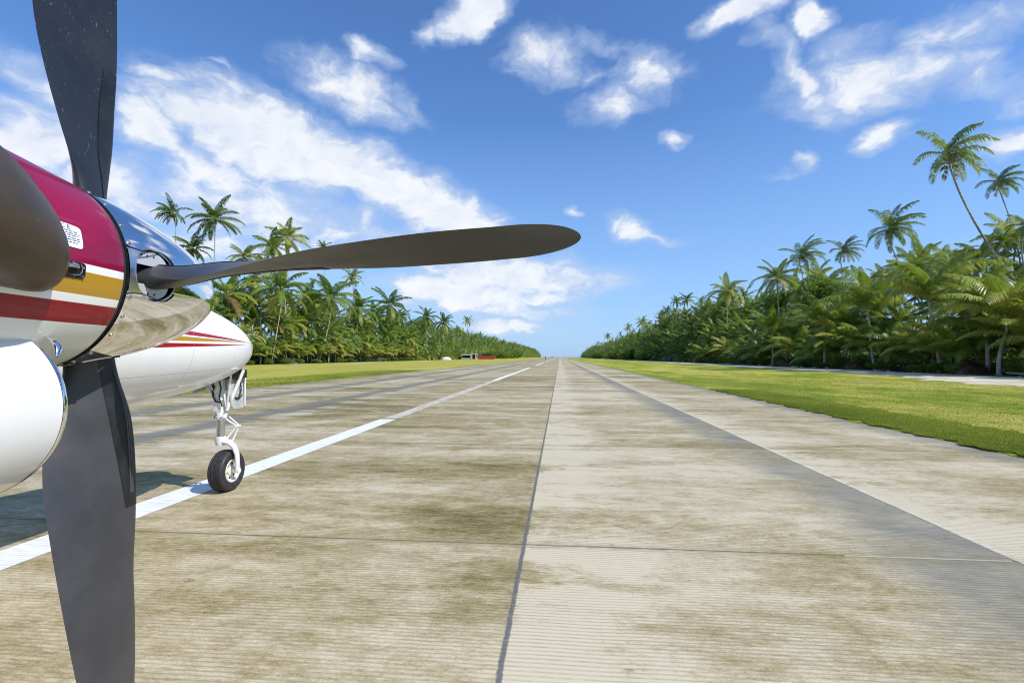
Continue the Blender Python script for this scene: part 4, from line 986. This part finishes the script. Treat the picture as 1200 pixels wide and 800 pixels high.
for k in range(18):
    Y=88+k*7.+rp.uniform(-2,2); shrub(-61.+rp.uniform(-.6,.5),Y,rp.uniform(.9,1.8),rp.uniform(.6,1.5),'small weedy shrub where the left grass meets the palms','weedy shrubs at the foot of the left forest')
print('PALMS',palms)

# ------------------------------------------------------------------ grass blades near the runway edge
rg=np.random.default_rng(21)
def blades(n,x0,x1,y0,y1,h,wd,name,lab,pw=2.2,base=.008):
    x=x0+(x1-x0)*rg.random(n)**pw; y=y0+(y1-y0)*rg.random(n)**1.5
    clump=.5+.5*np.sin(x*7.3+np.sin(y*3.1)*2)*np.sin(y*5.7+x*2.1); x=x+.10*np.sin(y*4.3)+.06*np.sin(y*11.7)
    hh=h*(.35+.9*clump)*rg.uniform(.5,1.3,n); a=rg.uniform(0,2*np.pi,n); ln=rg.uniform(.1,1.2,n)*hh
    p=np.stack([x,y,np.full(n,base)],-1); w_=np.stack([np.cos(a),np.sin(a),np.zeros(n)],-1)*wd*rg.uniform(.6,1.4,n)[:,None]
    b2=rg.uniform(0,2*np.pi,n); tip=p+np.stack([np.cos(b2)*ln,np.sin(b2)*ln,hh],-1)
    V=np.stack([p-w_,p+w_,tip],1).reshape(-1,3); k=np.arange(n)*3
    me=np_mesh(name,V,None,np.stack([k,k+1,k+2],1),np.repeat(np.clip(.50+.16*clump+.22*np.sin(x*.9+np.sin(y*.31)*2)*np.sin(y*.37+x*.2)+rg.normal(0,.14,n),0,1),3)); me.materials.append(M_gblade); tag(link(name,me),lab,'grass',kind='stuff')
M_gblade=leafmat('grass blade',[(.0,(.10,.16,.012)),(.4,(.20,.27,.018)),(.65,(.34,.36,.035)),(.85,(.46,.40,.10)),(1.,(.54,.43,.20))],trans=.4,rough=.6)
blades(150000,7.36,9.6,6.5,26,.045,.009,'grass_tufts','thick bright green grass tufts fringing the right runway edge')
blades(60000,7.8,24,6,46,.035,.014,'short_grass','short dry grass of the right verge',pw=1.2)
blades(45000,-22,-15.9,14,60,.06,.016,'grass_fringe','short green grass along the left runway edge',pw=.7)

# ------------------------------------------------------------------ debris heaps of dead fronds, stones
M_brown=leafmat('dead fronds',[(.0,(.07,.035,.018)),(.5,(.19,.10,.05)),(.8,(.30,.20,.11)),(1.,(.42,.36,.28))],trans=.1,rough=.8)
M_mound=mat('brown litter heap',(.13,.075,.04),.95,var=.5,vscale=3,bump=.5)
def heap(x,y,rx,ry,h,lab,n=1500,seed=0,group='heaps of dead fronds by the sand path'):
    o=empty('debris_heap',(x,y,.02)); tag(o,lab,'debris heap',group); rng=np.random.default_rng(seed)
    b=MB(); nu,nv=28,9; vs=[]
    for i in range(nv+1):
        q=i/nv
        for k in range(nu):
            a=2*math.pi*k/nu; rr=q*(1+.14*math.sin(a*3+seed)+.08*math.sin(a*7)); vs.append((rx*rr*math.cos(a),ry*rr*math.sin(a),h*.8*max(0,1-q**1.9)*(1+.2*math.sin(a*5+q*6+seed))-.02))
    fs=[(i*nu+k,i*nu+(k+1)%nu,(i+1)*nu+(k+1)%nu,(i+1)*nu+k) for i in range(nv) for k in range(nu)]; b.add(vs,fs); b.build('litter_mound',M_mound,o)
    a=rng.uniform(0,6.28,n); q=rng.random(n)**.6; P=np.stack([rx*q*np.cos(a),ry*q*np.sin(a),h*.85*(1-q**1.9)+.02],-1)
    d=rng.normal(size=(n,3))*np.array([1,1,.35]); d/=np.linalg.norm(d,axis=1)[:,None]; s=np.cross(d,[0,0,1.]); s/=np.linalg.norm(s,axis=1)[:,None]+1e-6
    L=rng.uniform(.15,.6,n)[:,None]; w_=rng.uniform(.008,.03,n)[:,None]
    V=np.stack([P-d*L/2-s*w_,P-d*L/2+s*w_,P+d*L/2+s*w_,P+d*L/2-s*w_],1).reshape(-1,3); k=np.arange(n)*4
    me=np_mesh('dead_fronds',V,np.stack([k,k+1,k+2,k+3],1),None,np.repeat(rng.random(n),4)); me.materials.append(M_brown); link('dead_fronds',me,o)
for i,(px,Y,X,rx,ry,h,lab) in enumerate([(845,106,0,2.6,1.2,1.25,'rounded brown heap of dead fronds, farthest left of the heaps'),(884,88,0,2.3,1.2,1.1,'low brown heap of dead fronds second from the left'),(968,68,0,1.9,1.,1.15,'dark brown heap of fronds below the leaning pale trunk'),(1068,50,0,1.6,1.,1.2,'reddish brown heap of fronds against the palm trunks'),(1005,61,0,1.3,.7,.6,'small brown litter heap at the foot of the palms')]):
    p=atY(px,430,Y); heap(max(p.x,37.1),Y,rx,ry,h,lab,seed=i)
p=atY(1165,440,41.5); heap(37.3,41.3,1.4,3.2,.8,'long low heap of branches and logs at the right edge of the photo',n=2200,seed=9)
# fallen logs
for i,(x,y,z,L,a,r,lab) in enumerate([(36.9,41.,.30,3.2,1.2,.13,'weathered log lying on the long branch heap'),(36.6,39.4,.16,2.6,.9,.10,'thin pale log in front of the branch heap'),(37.2,44.5,.22,3.,1.9,.12,'grey log lying at the left end of the branch heap')]):
    b=MB(); d=Vector((math.cos(a),math.sin(a),.04)); c=Vector((0,0,0)); b.tube([c-d*L/2,c-d*L*.2+Vector((0,0,.03)),c+d*L*.15,c+d*L/2],[r,r*.95,r*.85,r*.6],12); o=b.build('fallen_log',M_bark,loc=(x,y,z)); tag(o,lab,'log','fallen logs')
# coral stones beside the path
M_stone=mat('coral stone',(.55,.52,.45),.9,var=.25,vscale=6,bump=.4)
def stone_mesh(seed):
    rq=random.Random(seed); import bmesh
    bm=bmesh.new(); bmesh.ops.create_icosphere(bm,subdivisions=2,radius=1)
    for v in bm.verts: v.co*=1+.28*math.sin(v.co.x*3.1+seed)*math.cos(v.co.y*2.7+seed*2)+rq.uniform(-.08,.08); v.co.z*=.62
    me=bpy.data.meshes.new('stone'); bm.to_mesh(me); bm.free(); me.materials.append(M_stone); return me
ST=[stone_mesh(i) for i in range(5)]
for k in range(32):
    Y=38+rp.random()**1.3*85; o=link('coral_stone',rp.choice(ST),loc=(36.6+rp.uniform(-.7,.7),Y,.04)); s=rp.uniform(.07,.24); o.scale=(s,s*rp.uniform(.8,1.3),s); o.rotation_euler.z=rp.uniform(0,6); tag(o,'pale coral stone between sand path and palms','stone','coral stones along the path')
# ------------------------------------------------------------------ hut, red fence, mast
M_wallw=mat('white plaster',(.68,.68,.66),.8,var=.08,vscale=2); M_roofw=mat('weathered pale roofing',(.60,.60,.60),.6,var=.12,vscale=2)
M_timber=mat('dark timber',(.10,.07,.05),.8,var=.3,vscale=4); M_teal=mat('grey green panel',(.20,.28,.26),.6,var=.1)  # dark brown for the back wall, fence posts and board legs
p=atY(550,420,300); hut=empty('hut',(p.x,300,.02)); tag(hut,'small open hut with flat white roof and pale posts far down the left side','hut')
def part(name,m,boxes,parent,**k):
    b=MB()
    for c,s in boxes: b.box(c,s,bev=.02)
    return b.build(name,m,parent,smooth=False,**k)
part('floor_slab',M_wallw,[((0,0,.08),(9.2,5.,.16))],hut)
part('roof',M_roofw,[((-1.6,0,2.75),(6.4,5.2,.55))],hut); part('porch_roof',M_roofw,[((2.9,0,3.15),(3.2,5.2,.28))],hut)
part('back_wall',M_timber,[((-1.6,2.2,1.35),(5.8,.15,2.3))],hut); part('half_wall',M_teal,[((-1.6,-2.1,.65),(5.6,.12,.98))],hut)
for xx in (-4.4,1.0): part('side_wall',M_wallw,[((xx,0,1.32),(.14,4.3,2.3))],hut)
for xx,yy,z in ((1.5,-2.3,3.0),(4.2,-2.3,3.0),(4.2,2.2,3.0)): part('post',M_wallw,[((xx,yy,z/2+.08),(.32,.32,z-.16))],hut)
part('doorway',mat('dark opening',(.02,.02,.02),.9),[((2.8,1.,1.5),(1.9,.1,2.7))],hut)
M_red=mat('faded red sheet metal',(.42,.05,.045),.55,var=.2,vscale=1.5)
p=atY(569,419,318); fn=empty('red_fence',(p.x,318,.02)); tag(fn,'low wall of faded red metal sheets right of the hut','fence')
for k in range(7):
    b=MB(); 
    for j in range(8): x=-5.6+k*1.62+j*.2; b.box((x+.1,.03*(j%2),1.1),(.195,.03,1.95+.08*((k*3)%4)))
    b.build('metal_sheet',M_red,fn,smooth=False)
for k in range(8): part('fence_post',M_timber,[((-5.65+k*1.62,.12,1.1),(.1,.1,2.2))],fn)
p=atY(307,272,104); b=MB(); b.tube([(0,0,0),(0,0,p.z*.55),(0,0,p.z)],[.09,.07,.035],10); o=b.build('mast',mat('weathered mast',(.40,.36,.30),.7,var=.2,vscale=3),loc=(p.x,104,.02)); tag(o,'thin pole rising above the palms left of the dense dark crown','mast')
# pale boulders / boats half hidden under the left palms
M_tarp=mat('white tarpaulin',(.72,.72,.74),.6,var=.06)
def covered(x,y,L,W,h,rz,lab):
    b=MB(); rings=[]
    for i in range(9):
        u=-1+2*i/8; k=(1-abs(u)**3.2)**.5 if abs(u)<1 else .05; t=np.linspace(0,np.pi,13); rings.append(np.stack([np.full(13,u*L/2),W/2*max(k,.08)*np.cos(t),h*max(k,.1)*np.sin(t)**.7],-1))
    v,f=loft(rings,closed_u=False); b.add(v,f); b.add([tuple(r) for r in rings[0]],[tuple(range(13))]); b.add([tuple(r) for r in rings[-1]],[tuple(range(13))])
    o=b.build('covered_boat',M_tarp,loc=(x,y,.03)); o.rotation_euler.z=rz; tag(o,lab,'boat','white covered boats under the left palms')
for (px,Y,L,h,rz,lab) in [(523,250,5.,1.5,.2,'white covered boat on the grass left of the hut'),(338,118,4.5,1.3,.3,'white covered boat half hidden behind the curved white trunk'),(445,175,5.,1.2,-.2,'white covered boat in the shade under the middle of the left palms')]:
    p=atY(px,420,Y); covered(p.x,Y,L,1.9,h,rz,lab)
# white marker board, blue barrel at right
p=atY(722.5,418,330); mk=empty('marker_board',(p.x,330,.02)); tag(mk,'small white marker board on two legs at the far right grass','marker')
part('board',M_wallw,[((0,0,1.0),(2.3,.12,1.1))],mk); 
for xx in(-.8,.8): part('leg',M_timber,[((xx,.02,.25),(.1,.1,.5))],mk)
b=MB(); b.tube([(0,0,0),(0,0,.02),(0,0,.3),(0,0,.32),(0,0,.34),(0,0,.62),(0,0,.64),(0,0,.66),(0,0,.92),(0,0,.94)],[.28,.30,.30,.315,.30,.30,.315,.30,.30,.27],20); p=atY(781,421,178); o=b.build('barrel',mat('blue plastic',(.03,.10,.40),.4),loc=(37.3,178,.02)); tag(o,'small blue barrel at the foot of the right palms','barrel')
# far person walking on the runway
def person(px,Y,lab):
    p=atY(px,418,Y); me=bpy.data.meshes.new('person')
    J=[(0,0,.95),(0,0,1.2),(0,.0,1.42),(0,0,1.52),(0,0,1.62),(0,0,1.74),(-.19,0,1.42),(-.24,.02,1.13),(-.22,-.1,.88),(.19,0,1.42),(.24,-.02,1.13),(.22,.1,.88),(-.1,0,.9),(-.11,-.08,.5),(-.11,.05,.08),(-.11,-.1,.04),(.1,0,.9),(.11,.1,.5),(.11,.16,.08),(.11,.02,.04)]
    E_=[(0,1),(1,2),(2,3),(3,4),(4,5),(2,6),(6,7),(7,8),(2,9),(9,10),(10,11),(0,12),(12,13),(13,14),(14,15),(0,16),(16,17),(17,18),(18,19)]
    rad=[.15,.14,.16,.06,.095,.09,.065,.05,.035,.065,.05,.035,.09,.065,.045,.04,.09,.065,.045,.04]
    me.from_pydata(J,E_,[]); o=link('person',me,loc=(p.x,Y,.01)); m=o.modifiers.new('s','SKIN'); sk=me.skin_vertices[0].data
    for i,r in enumerate(rad): sk[i].radius=(r,r*.8)
    sk[0].use_root=True; o.modifiers.new('u','SUBSURF').levels=1; me.materials.append(mat('dark navy clothes',(.03,.035,.06),.8)); tag(o,lab,'person')
person(639.3,235,'person in dark clothes walking on the runway far away')
# small hut-like white vehicle at the runway end
p=atY(646.5,418,700); vh=empty('parked_van',(p.x,700,0)); tag(vh,'tiny white van at the far end of the runway','van')
b=MB(); pr=[(-2.3,.35),(-2.3,1.2),(-1.5,1.35),(-.9,2.1),(2.3,2.15),(2.4,.35)]; n=len(pr)
b.add([(x,-.95,z) for x,z in pr]+[(x,.95,z) for x,z in pr],[tuple(range(n)),tuple(range(n,2*n))[::-1]]+[(i,(i+1)%n,n+(i+1)%n,n+i) for i in range(n)]); b.build('body',M_white,vh,smooth=False)
for xx in(-1.5,1.5):
    for yy in(-.85,.85): b=MB(); b.tube([(xx,yy-.11,.35),(xx,yy+.11,.35)],.35,20); b.build('wheel',M_blk,vh)
b=MB(); b.add([(-1.42,-.96,1.38),(-.85,-.96,2.0),(2.1,-.96,2.0),(2.1,-.96,1.38)],[(0,1,2,3)]); b.build('window',M_glass,vh,smooth=False)

# ------------------------------------------------------------------ tell repeats apart by their order along the runway
ONES='first second third fourth fifth sixth seventh eighth ninth tenth eleventh twelfth thirteenth fourteenth fifteenth sixteenth seventeenth eighteenth nineteenth'.split()
def nth(i):
    if i<19: return ONES[i]
    t,o=divmod(i+1,10); return ('twenty','thirty','forty')[t-2]+'-'+ONES[o-1] if o else ('twentieth','thirtieth','fortieth')[t-2]
byl={}
for o in list(C.objects):
    if o.parent is None and o.get('label') and o.get('category'): byl.setdefault(o['label'],[]).append(o)
for l,os_ in byl.items():
    if 1<len(os_)<=45 :
        for i,o in enumerate(sorted(os_,key=lambda q:q.location.y)):
            near=len(l.split())<=11
            o['label']=(nth(i)+' from the near end, '+l) if near else (nth(i)+' '+l)
